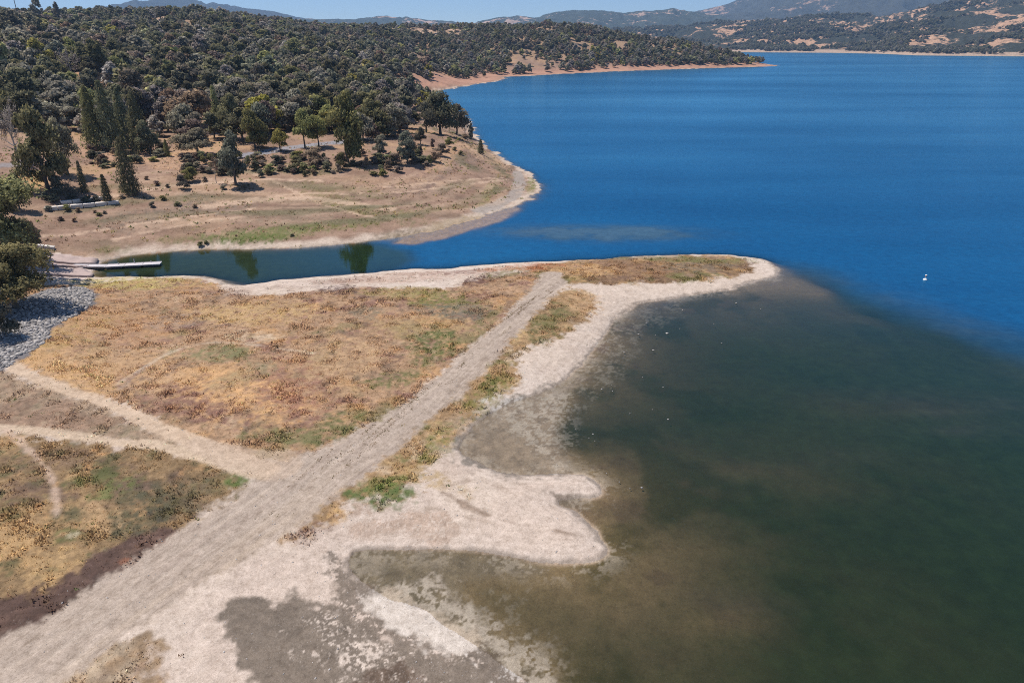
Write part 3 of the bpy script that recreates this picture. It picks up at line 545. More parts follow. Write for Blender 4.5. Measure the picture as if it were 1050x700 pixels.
def crown_mesh(name, kind, nf, seed, leaf=.5):
    """crown of unit height 1 and unit width 1, foot of the trunk at z=0"""
    rng = np.random.default_rng(seed); P = []; Nn = []; Sz = []
    if kind in ('oak', 'shrub', 'airy', 'tall', 'tree'):
        nl = {'oak': 11, 'shrub': 7, 'airy': 16, 'tall': 15, 'tree': 12}[kind]; base = {'oak': .10, 'shrub': .0, 'airy': .10, 'tall': .02, 'tree': .22}[kind]
        for k in range(nl):
            a = rng.uniform(0, 6.28); hh = (k+.5)/nl; env = {'oak': math.sin(math.pi*min(1, .30+hh*.62)), 'tree': math.sin(math.pi*min(1, .25+hh*.68)), 'shrub': math.sqrt(max(0, 1-hh**2)), 'airy': math.sin(math.pi*min(1, .2+hh*.7))*.9, 'tall': math.sin(math.pi*min(1, .3+hh*.62))}[kind]
            rr = rng.uniform(.12, .36)*env; lr_ = {'oak': .21, 'shrub': .24, 'airy': .14, 'tall': .17, 'tree': .19}[kind]*rng.uniform(.7, 1.25)*(.55+.45*env)
            zc = base+lr_*.6+(1-base-lr_*1.3)*hh; c = np.array([math.cos(a)*rr, math.sin(a)*rr, zc]); n = int(nf/nl*rng.uniform(.8, 1.2)); u = rand_unit(n, rng)
            u[:, 2] = np.where(u[:, 2] < -.3, -u[:, 2]*.5, u[:, 2]); rad = lr_*(1-.45*rng.uniform(0, 1, n)**2.2)*(1+.28*np.sin(u[:, 0]*9+k)*np.sin(u[:, 1]*8+2*k))
            asp = .8 if kind in ('oak', 'shrub') else (1.0 if kind != 'tall' else 1.05)
            P.append(c+u*rad[:, None]*np.array([1.12, 1.12, asp])); Nn.append(u); Sz.append(rng.uniform(.5, 1.3, n)*leaf)
    elif kind in ('pine', 'cypress'):
        n = nf; h = rng.uniform(0, 1, n)**.85; lay = 9; hl = (np.floor(h*lay)+rng.uniform(0, 1, n)**1.6*.8)/lay
        prof = (1-hl)**(.75 if kind == 'pine' else .5)*(.5 if kind == 'pine' else .42)+.03; a = rng.uniform(0, 6.28, n); lob = 1+.3*np.sin(a*3+np.floor(h*lay)*2.1)+.15*np.sin(a*7+h*20)
        rad = prof*lob*(rng.uniform(.25, 1, n)**.5)*(1-.35*((h*lay) % 1)); z = .08+.92*hl-rad*.18
        P.append(np.stack([np.cos(a)*rad, np.sin(a)*rad, z], 1)); Nn.append(np.stack([np.cos(a), np.sin(a), np.full(n, .6)], 1)); Sz.append(rng.uniform(.5, 1.2, n)*leaf*(1.1-.5*hl))
    elif kind == 'bare':
        n = nf; k = rng.integers(0, 26, n); rg = np.random.default_rng(seed+5); ba = rg.uniform(0, 6.28, 26); be = rg.uniform(.15, 1.2, 26); L = rg.uniform(.35, .7, 26); z0 = rg.uniform(.25, .55, 26)
        t = rng.uniform(.35, 1, n)**.7; P0 = np.stack([np.cos(ba[k])*np.cos(be[k])*L[k]*t*.75, np.sin(ba[k])*np.cos(be[k])*L[k]*t*.75, np.clip(z0[k]+np.sin(be[k])*L[k]*t, 0, 1)], 1)
        P.append(P0+rng.normal(size=(n, 3))*.025); Nn.append(rand_unit(n, rng)); Sz.append(rng.uniform(.4, 1, n)*leaf*.8)
    P = np.concatenate(P); Nn = np.concatenate(Nn); Sz = np.concatenate(Sz)
    V, Q = cards(P, Nn, Sz, rng); var = np.repeat(rng.uniform(0, 1, len(P)), 4); on = np.repeat(Nn/np.linalg.norm(Nn, axis=1)[:, None], 4, 0)
    return mesh_np(name, V, Q, attrs={'leafvar': ('FLOAT', var), 'outn': ('FLOAT_VECTOR', on)})
def tube(path, rad, ns=7):
    path = np.array(path, float); V = []; Q = []
    for i, (p, r) in enumerate(zip(path, rad)):
        d = path[min(i+1, len(path)-1)]-path[max(i-1, 0)]; d /= np.linalg.norm(d); t = np.cross(d, [.3, .9, .2]); t /= np.linalg.norm(t); b = np.cross(d, t)
        for k in range(ns): a = 6.2832*k/ns; V.append(p+(t*math.cos(a)+b*math.sin(a))*r)
    for i in range(len(path)-1):
        for k in range(ns): Q.append((i*ns+k, i*ns+(k+1) % ns, (i+1)*ns+(k+1) % ns, (i+1)*ns+k))
    return V, Q
def join(parts):
    V = []; Q = []; o = 0
    for v, q in parts: V += list(v); Q += [tuple(i+o for i in f) for f in q]; o += len(v)
    return np.array(V), np.array(Q)
def trunk_mesh(name, kind, seed, ns=7):
    rg = random.Random(seed); parts = []
    top = {'pine': .97, 'cypress': .9, 'tall': .85, 'airy': .8, 'bare': .75}.get(kind, .62); tr = {'pine': .022, 'bare': .024, 'cypress': .02}.get(kind, .028); wob = .004 if kind == 'pine' else .03
    path = [(0, 0, -.06)]+[(rg.uniform(-wob, wob), rg.uniform(-wob, wob), top*k/4) for k in range(1, 5)]
    parts.append(tube(path, [tr*1.4, tr*1.0, tr*.8, tr*.55, tr*.15], ns))
    nb = {'pine': 0, 'cypress': 0, 'bare': 14, 'airy': 9}.get(kind, 6)
    for k in range(nb):
        a = rg.uniform(0, 6.28); z0 = rg.uniform(.18, top*.8); L = rg.uniform(.2, .38); e = rg.uniform(.3, 1.0); dx, dy, dz = math.cos(a)*math.cos(e), math.sin(a)*math.cos(e), math.sin(e)
        parts.append(tube([(0, 0, z0), (dx*L*.5, dy*L*.5, z0+dz*L*.45), (dx*L, dy*L, min(.97, z0+dz*L*1.1))], [tr*.5, tr*.3, tr*.08], 5))
    V, Q = join(parts); return mesh_np(name, V, Q, smooth=True)

def leafmat(name, c1, c2, spread=.25, trans=.46):
    c1 = [v*1.2 for v in c1]; c2 = [v*1.17 for v in c2]
    l = N(name); v = l.attr('leafvar').outputs['Fac']; oi = l.n('ObjectInfo').outputs['Random']
    c = l.mix('MIX', v, c1, c2)
    hs = l.n('HueSaturation'); l.l(c, hs.inputs['Color']); l.l(l.math('ADD', 1-spread, l.math('MULTIPLY', oi, spread*2)), hs.inputs['Value']); l.l(l.math('ADD', .48, l.math('MULTIPLY', oi, .035)), hs.inputs['Hue'])
    sat = l.math('ADD', .75, l.math('MULTIPLY', l.math('FRACT', l.math('MULTIPLY', oi, 7.31)), .4)); l.l(sat, hs.inputs['Saturation'])
    vt = l.n('VectorTransform', vector_type='NORMAL', convert_from='OBJECT', convert_to='WORLD'); l.l(l.attr('outn').outputs['Vector'], vt.inputs[0]); ge = l.n('NewGeometry'); vm = l.n('VectorMath', operation='MULTIPLY_ADD'); l.l(ge.outputs['Normal'], vm.inputs[0]); vm.inputs[1].default_value = (.55, .55, .55); l.l(vt.outputs[0], vm.inputs[2]); vz = l.n('VectorMath', operation='NORMALIZE'); l.l(vm.outputs[0], vz.inputs[0])
    d = l.n('BsdfDiffuse'); l.l(vz.outputs[0], d.inputs['Normal']); l.l(hs.outputs[0], d.inputs[0]); t = l.n('BsdfTranslucent'); l.l(hs.outputs[0], t.inputs[0]); m = l.n('MixShader', i_0=trans); m.inputs[0].default_value = trans
    l.l(d.outputs[0], m.inputs[1]); l.l(t.outputs[0], m.inputs[2]); return l.fin(m.outputs[0])
def flatmat(name, col, rough=.9, nscale=2.0, var=.3, bump=.3):
    l = N(name); tc = l.n('TexCoord').outputs['Object']; n = l.noise(tc, nscale, 5, .65); c = l.mix('MULTIPLY', 1.0, col, l.ramp(n, [(.3, (1-var,)*3), (.7, (1+var*.6,)*3)]))
    b = l.n('BsdfPrincipled', i_Roughness=rough); l.l(c, b.inputs['Base Color']); bp = l.n('Bump', i_Strength=bump, i_Distance=.03); l.l(n, bp.inputs['Height']); l.l(bp.outputs[0], b.inputs['Normal']); return l.fin(b.outputs[0])
ML = {'dark': leafmat('dark_oak_leaves', (.112, .104, .058), (.218, .198, .115)), 'grey': leafmat('grey_oak_leaves', (.168, .146, .104), (.305, .265, .195)),
      'olive': leafmat('olive_leaves', (.16, .152, .066), (.32, .295, .14)), 'conifer': leafmat('conifer_needles', (.122, .118, .062), (.235, .22, .118), trans=.40),
      'brown': leafmat('brown_leaves', (.18, .125, .088), (.32, .235, .17)), 'yellow': leafmat('yellow_green_leaves', (.215, .20, .055), (.42, .375, .12)),
      'blue': leafmat('blue_green_leaves', (.132, .132, .092), (.25, .245, .175)), 'twig': leafmat('bare_twigs', (.23, .195, .165), (.44, .38, .33))}
M_BARK = flatmat('bark', (.115, .095, .078), nscale=9); M_PBARK = flatmat('pale_bark', (.40, .36, .31), nscale=8)
WORDS = {'dark': 'dark green', 'grey': 'grey-green', 'olive': 'olive green', 'conifer': 'deep green', 'brown': 'brown-leaved', 'yellow': 'yellow-green', 'blue': 'blue-green', 'twig': 'bare grey'}
_tm = {}; _cm = {}
def proto_trunk(kind, v):
    k = (kind, v)
    if k not in _tm: _tm[k] = trunk_mesh('trunk_'+kind, kind, 50+v)
    return _tm[k]
def proto_crown(kind, leafc, lod, v):
    k = (kind, leafc, lod, v)
    if k not in _cm:
        nf, lf = {-1: (20000, .019), 0: (8000, .031), 1: (2600, .052), 2: (1100, .078), 3: (420, .118)}[lod]
        if kind == 'bare': nf = int(nf*.6); lf *= .7
        me = crown_mesh('crown', kind, nf, hash(kind) % 1 + 900+v*13+len(kind), lf); me.materials.append(ML[leafc]); _cm[k] = me
    return _cm[k]
def add_tree(x, y, z, h, w, kind, leafc, lod, v, name, label, cat='tree', group=None, rot=None, trunk=True):
    e = bpy.data.objects.new(name, None); COL.objects.link(e); e.location = (x, y, z-.05); e.scale = (w, w, h); e.rotation_euler = (0, 0, random.uniform(0, 6.28) if rot is None else rot); e.empty_display_size = .1
    e['label'] = label; e['category'] = cat
    if group: e['group'] = group
    if trunk: link('trunk', proto_trunk(kind, v % 3), M_PBARK if kind in ('bare',) else M_BARK, e)
    link('crown' if cat == 'tree' else 'foliage', proto_crown(kind, leafc, lod, v % 3), None, e)
    return e
def dims(px, base, top, wpx):
    x, y, z = at(px, base); r = math.hypot(x, y); _, s = az_tan(px, top); h = CAMH+s*r-z
    _, f = project(x, y, z); dep = y*cP-(z-CAMH)*sP; return x, y, z, max(h, .3), wpx/F*dep

HERO = [ # photo x, base y, top y, width, kind, leaves, name, label
 (-4,278,168,128,'oak','olive','oak_tree','tall olive-brown tree filling the left edge above the boat ramp'),
 (18,316,248,96,'oak','yellow','willow_tree','rounded yellow-olive tree at the left edge beside the grey riprap'),
 (22,268,180,58,'oak','dark','oak_tree','dark olive tree squeezed between the tall edge tree and the top of the boat ramp'),
 (0,346,290,40,'shrub','blue','evergreen_shrub','dense blue-green evergreen at the left edge in front of the riprap'),
 (38,258,226,22,'airy','brown','oak_tree','small brownish tree just behind the upper end of the boat ramp'),
 (20,215,176,26,'oak','dark','oak_tree','dark round tree poking up behind the tall tree at the left edge'),
 (50,196,110,56,'tall','olive','oak_tree','tall leafy tree beside the golden slope left of the concrete kerbs'),
 (70,180,120,34,'tall','grey','oak_tree','tall grey-green tree just behind the tall dark leafy tree'),
 (19,166,98,34,'bare','twig','bare_tree','half-bare tree with pale trunk beside the road at the left edge'),
 (62,200,178,20,'shrub','blue','round_shrub','blue-grey rounded shrub at the foot of the tall dark leafy tree'),
 (87,197,163,10,'cypress','conifer','conifer_tree','slim young conifer left of its twin behind the concrete kerbs'),
 (111,208,177,13,'cypress','conifer','conifer_tree','slim young conifer at the right end of the concrete kerbs'),
 (134,198,138,26,'cypress','olive','pine_tree','narrow open pine standing alone on the bare slope with a dark foot'),
 (100,152,86,28,'pine','conifer','redwood_tree','leftmost tall dark conifer of the row at the foot of the wood'),
 (116,154,80,30,'pine','conifer','redwood_tree','tallest broad conifer of the row at the foot of the wood'),
 (131,150,88,26,'pine','conifer','redwood_tree','dark conifer in the middle of the row at the foot of the wood'),
 (146,156,92,28,'pine','conifer','redwood_tree','rightmost tall conifer of the row above the small lone sapling'),
 (155,158,122,26,'oak','dark','oak_tree','low dark oak right of the tall conifers with black shade beneath'),
 (172,160,142,8,'cypress','olive','sapling','tiny lone sapling between the conifer row and the round oak'),
 (203,158,130,42,'oak','grey','oak_tree','broad grey-green round oak at the foot of the wood left of the track'),
 (185,140,112,30,'oak','dark','oak_tree','dark oak directly behind the broad grey-green round oak'),
 (242,190,134,40,'airy','blue','pine_tree','ragged grey-green pine on the bank just below the start of the track'),
 (222,188,158,12,'bare','brown','dead_tree','thin dead brown tree just left of the ragged grey-green pine'),
 (196,186,170,18,'shrub','olive','round_shrub','round green bush alone on the bare slope left of the dead brown tree'),
 (188,194,178,14,'shrub','grey','round_shrub','grey bush touching the lower left of the round green bush'),
 (224,130,86,14,'cypress','yellow','poplar_tree','yellow-green poplar standing out of the dark wood left of the track'),
 (240,142,96,34,'tall','olive','oak_tree','tall olive tree at the wood edge behind the ragged pine'),
 (262,152,112,32,'tall','olive','oak_tree','olive tree at the wood edge where the asphalt track begins'),
 (276,140,102,36,'oak','brown','oak_tree','reddish brown leafy tree in the wood behind the asphalt track'),
 (288,155,132,22,'tree','yellow','roadside_tree','small bright tree left of the two taller ones on the asphalt track'),
 (313,152,112,28,'tree','olive','roadside_tree','left one of the two tall thin-trunked trees over the asphalt track'),
 (327,151,118,26,'tree','olive','roadside_tree','right one of the two tall thin-trunked trees over the asphalt track'),
 (357,166,94,44,'tall','olive','oak_tree','big dark tree that hides the right end of the asphalt track'),
 (351,174,156,16,'shrub','dark','round_shrub','dark bush at the foot of the big dark tree below the track'),
 (325,166,150,22,'shrub','brown','round_shrub','brown shrub below the two thin-trunked trees on the track bank'),
 (305,163,154,14,'shrub','olive','round_shrub','low olive shrub on the bank below the asphalt track'),
 (385,140,102,40,'tall','olive','oak_tree','tall olive trees right of the big dark tree'),
 (405,140,106,34,'tall','grey','oak_tree','grey-green tall tree at the wood edge left of the pale clearing'),
 (392,162,138,22,'airy','grey','round_shrub','loose grey-brown shrub on the slope under the wood edge'),
 (404,168,156,20,'shrub','brown','round_shrub','low dark brown thicket left of the leaning grey-green tree'),
 (418,168,134,28,'airy','blue','oak_tree','grey-green tree standing alone below the clearing'),
 (431,148,130,13,'oak','dark','oak_tree','small very dark tree between the clearing and the point'),
 (452,138,92,44,'oak','dark','oak_tree','large dark oak on the point above the inlet'),
 (437,136,104,28,'oak','dark','oak_tree','dark oak left of the large oak on the point'),
 (468,138,106,28,'oak','grey','oak_tree','grey-green oak right of the large oak on the point'),
 (477,140,114,16,'bare','twig','bare_tree','bare grey tree at the end of the point against the blue water'),
 (483,146,126,9,'airy','grey','round_shrub','outermost thin shrub on the point edge over the water'),
 (493,158,142,9,'cypress','dark','round_shrub','single dark upright bush on the tan bluff above the shore'),
 (452,160,146,16,'shrub','brown','round_shrub','brown spreading bush in the middle of the tan bluff'),
 (460,150,140,9,'shrub','olive','round_shrub','small olive bush at the foot of the large oak on the point'),
 (446,166,155,14,'shrub','brown','round_shrub','rusty low bush at the lower left of the tan bluff'),
 (41,24,-3,13,'airy','grey','eucalyptus_tree','taller of the two tall thin trees breaking the skyline at the left'),
 (61,26,2,9,'airy','grey','eucalyptus_tree','shorter of the two tall thin trees breaking the skyline at the left'),
 (26,20,8,14,'oak','dark','oak_tree','dark round tree on the skyline just left of the two tall thin ones'),
 (75,84,46,26,'bare','twig','bare_tree','large bare grey tree left of the orange clearing in the wood'),
 (45,76,40,30,'tall','yellow','oak_tree','bright yellow-green tree in the wood left of the bare grey tree'),
 (8,84,42,28,'tall','yellow','oak_tree','yellow-green tree at the left edge half way up the wood'),
 (24,86,52,20,'airy','blue','oak_tree','pale grey-green tree between the two yellow-green ones'),
 (122,80,54,26,'airy','twig','bare_tree','pale silvery tree right of the orange clearing in the wood'),
 (468,22,17.8,7,'oak','dark','oak_tree','single dark tree at the top of the skyline above the peninsula'),
 (478,22,18.6,7,'oak','dark','oak_tree','right hand dark tree on the skyline above the peninsula'),
]
used_xy = []
for i, (px, by, ty, wp, kind, lc, nm, lab) in enumerate(HERO):
    try: x, y, z, h, w_ = dims(px, by, ty, wp)
    except ValueError:
        try: x, y, z, h, w_ = dims(px, by+6, ty, wp)
        except ValueError: print('hero off', px, by); continue
    if i < 4: print('HERO', px, by, x, y, z, h, w_)
    cat = 'shrub' if 'shrub' in nm else 'tree'
    d = math.hypot(x, y); lod = -1 if i < 3 else 0 if d < 290 else (1 if d < 450 else 2)
    if cat == 'shrub' and h < 3: lod = 1
    add_tree(x, y, z, h, w_, kind, lc, lod, i, nm, lab, cat, trunk=cat == 'tree'); used_xy.append((x, y, w_*.5))
used = np.array(used_xy)

# wood on the slopes
fl_a, fl_r = [], []
for px, py in [(-200,150),(-40,150),(0,141),(30,138),(58,132),(76,126),(90,146),(112,150),(158,152),(176,142),(190,152),(232,147),(262,145),(300,137),(345,137),(372,146),(392,143),(412,138),(428,118),(440,112)]:
    a, s = az_tan(px, py); q = cross(a, s); fl_a.append(a); fl_r.append(math.hypot(q[0], q[1]))
cand = []
step = 6.1
gx, gy = np.meshgrid(np.arange(-900, 520, step), np.arange(215, 1330, step)); gx = gx.ravel()+RNG.uniform(-2.6, 2.6, gx.size); gy = gy.ravel()+RNG.uniform(-2.6, 2.6, gy.size)
ga = np.arctan2(gx, gy); gr = np.hypot(gx, gy); gs = ground_z(gx, gy, S); gz = ground_z(gx, gy); gt = ground_z(gx, gy, T)
fl = np.interp(ga, fl_a, fl_r); inlet = ga > fl_a[-1]
ok = np.where(inlet, (gr > 520), gr > fl) & (ga > -.86) & (gs > np.where(gr > 480, 26+6*fbm(gx, gy, 40, 2, 401), 5)) & (ga < .42)
ok &= ~((gr > 1240) & (RNG.uniform(0, 1, gx.size) < .3))
dens = np.maximum(fbm(gx, gy, 55, 3, 402), fbm(gx, gy, 22, 2, 403)-.15); ok &= (RNG.uniform(0, 1, gx.size) < np.clip(.97-np.clip(dens-.14, 0, 1)*1.7, .1, 1))
for cx, cy, cr, c_r, c_a in CLEAR: ok &= ~((RNG.uniform(0, 1, gx.size) < .88) & (np.abs(ga-c_a)*c_r < cr*(.75+.35*RNG.uniform(0, 1, gx.size))) & (gr > c_r-min(70, 14+cr*3)) & (gr < c_r+cr*.7))
for ux, uy, ur in used_xy: ok &= np.hypot(gx-ux, gy-uy) > ur*.8+1.2
gx, gy, gz, gr, ga = gx[ok], gy[ok], gz[ok], gr[ok], ga[ok]
# drop what the terrain hides entirely
vis = []
rr = np.exp(lr)
slope_all = (Z-CAMH)/rr[:, None]; hor = np.maximum.accumulate(slope_all, 0)
hi = np.clip(np.searchsorted(lr, np.log(gr))-4, 0, NR-1); hj = np.clip(np.round(np.interp(ga, azs, np.arange(NA))).astype(int), 0, NA-1)
vis = (gz+11-CAMH)/gr > hor[hi, hj]; pxx, pyy = project(gx, gy, gz); vis &= (pxx > -90)
gx, gy, gz, gr, ga, pxx, pyy = [a[vis] for a in (gx, gy, gz, gr, ga, pxx, pyy)]
n = len(gx); print('trees', n)
hh = (4.6+8.0*RNG.uniform(0, 1, n)**1.6)*np.clip(1.15-.25*(gr > 700), 0, 2); ww = hh*RNG.uniform(.8, 1.35, n)
cn = fbm(gx, gy, 60, 3, 410)+RNG.normal(size=n)*.45
PAL = [('oak', 'dark'), ('oak', 'grey'), ('tree', 'dark'), ('oak', 'olive'), ('tall', 'conifer'), ('oak', 'brown'), ('airy', 'twig'), ('tree', 'blue'), ('tall', 'yellow')]
pr = np.array([.25, .29, .11, .09, .05, .09, .05, .055, .015]); cum = np.cumsum(pr)/pr.sum()
u = np.clip(.5+.36*cn+RNG.uniform(-.25, .25, n), 0, .999); ranks = np.argsort(np.argsort(u+RNG.uniform(-.3, .3, n)))/n; ki = np.searchsorted(cum, ranks)
inn = (pxx > -8) & (pxx < 1058) & ((gz+hh-CAMH)/gr > hor[hi[vis], hj[vis]]+.002)
# 235 individual trees: those that show largest
app = hh/gr*np.where(inn, 1, 0)+RNG.uniform(0, .0002, n); order = np.argsort(-app); ind = order[:236]; rest = order[236:]
bands = [(60, 'at the left edge'), (130, 'behind the tall conifer row'), (215, 'above the lone sapling'), (275, 'behind the ragged pine'), (345, 'behind the asphalt track'), (420, 'right of the big dark tree'), (2000, 'near the point')]
SZ = lambda h: 'small' if h < 7.3 else ('medium' if h < 9.3 else 'large')
KN = {'oak': 'oak', 'tree': 'round tree', 'tall': 'tall tree', 'airy': 'sparse tree'}
far_proto = {}
rin = sorted(gr[ind]); r1, r2 = rin[len(rin)//3], rin[2*len(rin)//3]
for q, i in enumerate(ind):
    kind, lc = PAL[ki[i]]; band = [b for b in bands if pxx[i] < b[0]][0][1]; row = 'in the front row of the wood' if gr[i] < r1 else ('in the lower wood' if gr[i] < r2 else 'higher up the wood')
    lod = 1 if gr[i] < 330 else 2
    if q >= 236-45: lod = 3
    lab = '%s %s %s %s %s' % (SZ(hh[i]), WORDS[lc], KN[kind], row.replace('of the wood', '').replace('the wood', 'wood').strip(), band)
    e = add_tree(gx[i], gy[i], gz[i], hh[i], ww[i], kind, lc, lod, q, 'oak_tree' if kind == 'oak' else 'woodland_tree', lab, group='%s %ss %s %s' % (WORDS[lc], KN[kind], row, band))
    for ch in e.children:
        if ch.name.startswith('crown') and lod in (2, 3): far_proto.setdefault((kind, lc, lod), ch)
def instancer(name, P, Sc, Rz, idx, protos, label):
    me = bpy.data.meshes.new(name); me.vertices.add(len(P)); me.vertices.foreach_set('co', np.asarray(P, np.float32).ravel())
    for k, ty, arr in (('scl', 'FLOAT_VECTOR', Sc), ('rot', 'FLOAT_VECTOR', np.stack([Rz*0, Rz*0, Rz], 1)), ('pick', 'INT', idx)):
        a = me.attributes.new(k, ty, 'POINT'); a.data.foreach_set('vector' if ty != 'INT' else 'value', np.asarray(arr, np.float32 if ty != 'INT' else np.int32).ravel())
    o = link(name, me, kind='stuff', label=label)
    ng = bpy.data.node_groups.new(name, 'GeometryNodeTree'); ng.interface.new_socket('Geometry', in_out='INPUT', socket_type='NodeSocketGeometry'); ng.interface.new_socket('Geometry', in_out='OUTPUT', socket_type='NodeSocketGeometry')
    nd = ng.nodes.new; gi = nd('NodeGroupInput'); go = nd('NodeGroupOutput'); jn = nd('GeometryNodeJoinGeometry'); prev = []
    for p in reversed(protos):
        oi = nd('GeometryNodeObjectInfo'); oi.inputs['Object'].default_value = p; oi.inputs['As Instance'].default_value = True; oi.transform_space = 'ORIGINAL'; prev.append(oi)
    for oi in prev: ng.links.new(oi.outputs['Geometry'], jn.inputs[0])
    ip = nd('GeometryNodeInstanceOnPoints'); ng.links.new(gi.outputs[0], ip.inputs['Points']); ng.links.new(jn.outputs[0], ip.inputs['Instance']); ip.inputs['Pick Instance'].default_value = True
    def at_(nm, ty):
        q = nd('GeometryNodeInputNamedAttribute'); q.data_type = ty; q.inputs['Name'].default_value = nm; return q.outputs['Attribute']
    ng.links.new(at_('pick', 'INT'), ip.inputs['Instance Index']); ng.links.new(at_('scl', 'FLOAT_VECTOR'), ip.inputs['Scale'])
    er = nd('FunctionNodeEulerToRotation'); ng.links.new(at_('rot', 'FLOAT_VECTOR'), er.inputs[0]); ng.links.new(er.outputs[0], ip.inputs['Rotation']); ng.links.new(ip.outputs[0], go.inputs[0])
    md = o.modifiers.new('scatter', 'NODES'); md.node_group = ng; return o
keys = sorted(far_proto.keys()); P_ALL = [far_proto[k] for k in keys]
def pick(kind, lc, lod):
    for k in ((kind, lc, lod), (kind, lc, 3 if lod == 2 else 2)):
        if k in keys: return keys.index(k)
    for j, k in enumerate(keys):
        if k[1] == lc: return j
    return [j for j, k in enumerate(keys) if k[1] == 'dark'][0]
idx = np.array([pick(*PAL[ki[i]], 2 if gr[i] < 620 else 3) for i in rest])
instancer('wooded_slopes', np.stack([gx[rest], gy[rest], gz[rest]-.1], 1), np.stack([ww[rest], ww[rest], hh[rest]], 1), RNG.uniform(0, 6.28, len(rest)), idx, P_ALL, 'dense oak woodland covering the upper slopes and the peninsula')
# trees dotted over the far shore
fs_ok = (fz > 5) & (ft < .97); px_, py_ = project(fx, fy, fz); fs_ok &= (px_ > 560) & (px_ < 1120); c_ = np.where(fs_ok.ravel())[0]
sel = c_[RNG.integers(0, len(c_), 26000)]; sx = fx.ravel()[sel]+RNG.uniform(-9, 9, len(sel)); sy = fy.ravel()[sel]+RNG.uniform(-12, 12, len(sel)); sz = fz.ravel()[sel]; st = ft.ravel()[sel]
keep = (fbm(sx, sy, 170, 4, 420)+RNG.normal(size=len(sx))*.10-.55*sm(26, 10, sz)*1.0 < -.14); sx, sy, sz = sx[keep], sy[keep], sz[keep]; print('far trees', len(sx))
hs = RNG.uniform(7, 13, len(sx)); cs = np.array([pick('oak', c, 3) for c in ('dark', 'dark', 'grey', 'dark')])
instancer('far_shore_woods', np.stack([sx, sy, sz-1.0], 1), np.stack([hs*1.3, hs*1.3, hs], 1), RNG.uniform(0, 6.28, len(sx)), cs[RNG.integers(0, 4, len(sx))], P_ALL, 'dark oaks dotted over the hills of the far shore')

# ------------------------------------------------------------------ small shrubs on the far bank (each one a thing)
SHR = [(68,216,9,7,'olive'),(80,217,7,5,'brown'),(62,226,7,4.5,'brown'),(77,227,6,4,'brown'),(102,221,7,4,'olive'),(108,219,5,3.5,'grey'),(98,218,5,3,'brown'),(168,205,9,5,'olive'),(183,211,9,5,'olive'),(157,212,8,6,'grey'),(200,213,6,4,'brown'),
 (75,205,13,8,'blue'),(90,207,14,7,'blue'),(55,207,12,9,'blue'),(98,206,10,6,'grey'),(108,172,12,5,'dark'),(95,168,8,3,'brown'),(118,171,9,5,'dark'),(262,165,10,6,'olive'),(268,182,9,9,'blue'),(283,170,8,6,'grey'),(300,178,8,6,'brown'),(290,164,6,4,'brown'),(318,174,7,5,'grey'),
 (335,170,10,7,'grey'),(342,178,7,4,'brown'),(345,165,8,6,'brown'),(310,173,6,4,'brown'),(372,160,8,8,'brown'),(383,168,12,8,'brown'),(395,170,10,6,'dark'),(430,160,8,6,'brown'),(438,170,9,5,'brown'),(460,157,7,5,'brown'),(466,154,6,4,'olive'),(473,159,6,5,'olive'),
 (476,142,9,5,'brown'),(470,144,6,3,'olive'),(210,186,7,5,'brown'),(160,190,8,5,'brown'),(150,184,6,4,'brown'),(172,192,6,4,'grey'),(230,194,8,5,'grey'),(250,193,8,6,'grey'),(140,200,9,5,'brown'),(125,203,8,4,'brown'),(50,216,9,6,'blue'),(46,204,10,8,'blue'),(300,242,6,3,'olive'),(205,252,8,5,'olive'),(212,250,6,4,'olive'),(245,160,8,6,'dark'),(130,196,7,6,'dark')]
_r = random.Random(5)
for _k in range(105):
    _x = _r.uniform(95, 445); _e = float(np.interp(_x, [95, 175, 200, 250, 345, 380, 445], [160, 158, 166, 168, 170, 172, 156])); SHR.append((_x, _e+_r.uniform(-7, 12), _r.uniform(6, 16), _r.uniform(4, 11), _r.choice(['olive', 'brown', 'grey', 'dark', 'brown', 'olive'])))
NMX = {'olive': 'olive green', 'brown': 'rusty brown', 'grey': 'dusty grey', 'blue': 'blue-grey', 'dark': 'dark green'}
for k, (px, by, wp, hp, lc) in enumerate(SHR):
    x, y, z, h, w_ = dims(px, by, by-hp, wp); L = 'beside the concrete kerbs' if px < 130 and by < 230 else ('on the bare slope under the conifer row' if px < 215 and by < 200 else ('on the flat brown bank across the cove' if by > 199 else ('on the bank below the asphalt track' if px < 365 else ('on the tan bluff near the point' if px > 425 else 'on the slope right of the big dark tree'))))
    szs = 'broad' if wp > 9 else ('medium' if wp > 7 else 'small'); L += ', left part' if (k % 2 == 0 and px < 300) else ''
    L = L.replace(', left part', '')
    add_tree(x, y, z, h, w_, 'shrub', lc, 2, k, 'low_shrub', '%s %s shrub %s' % (szs, NMX[lc], L), 'shrub', '%s %s shrubs %s' % (szs, NMX[lc], L), trunk=False)

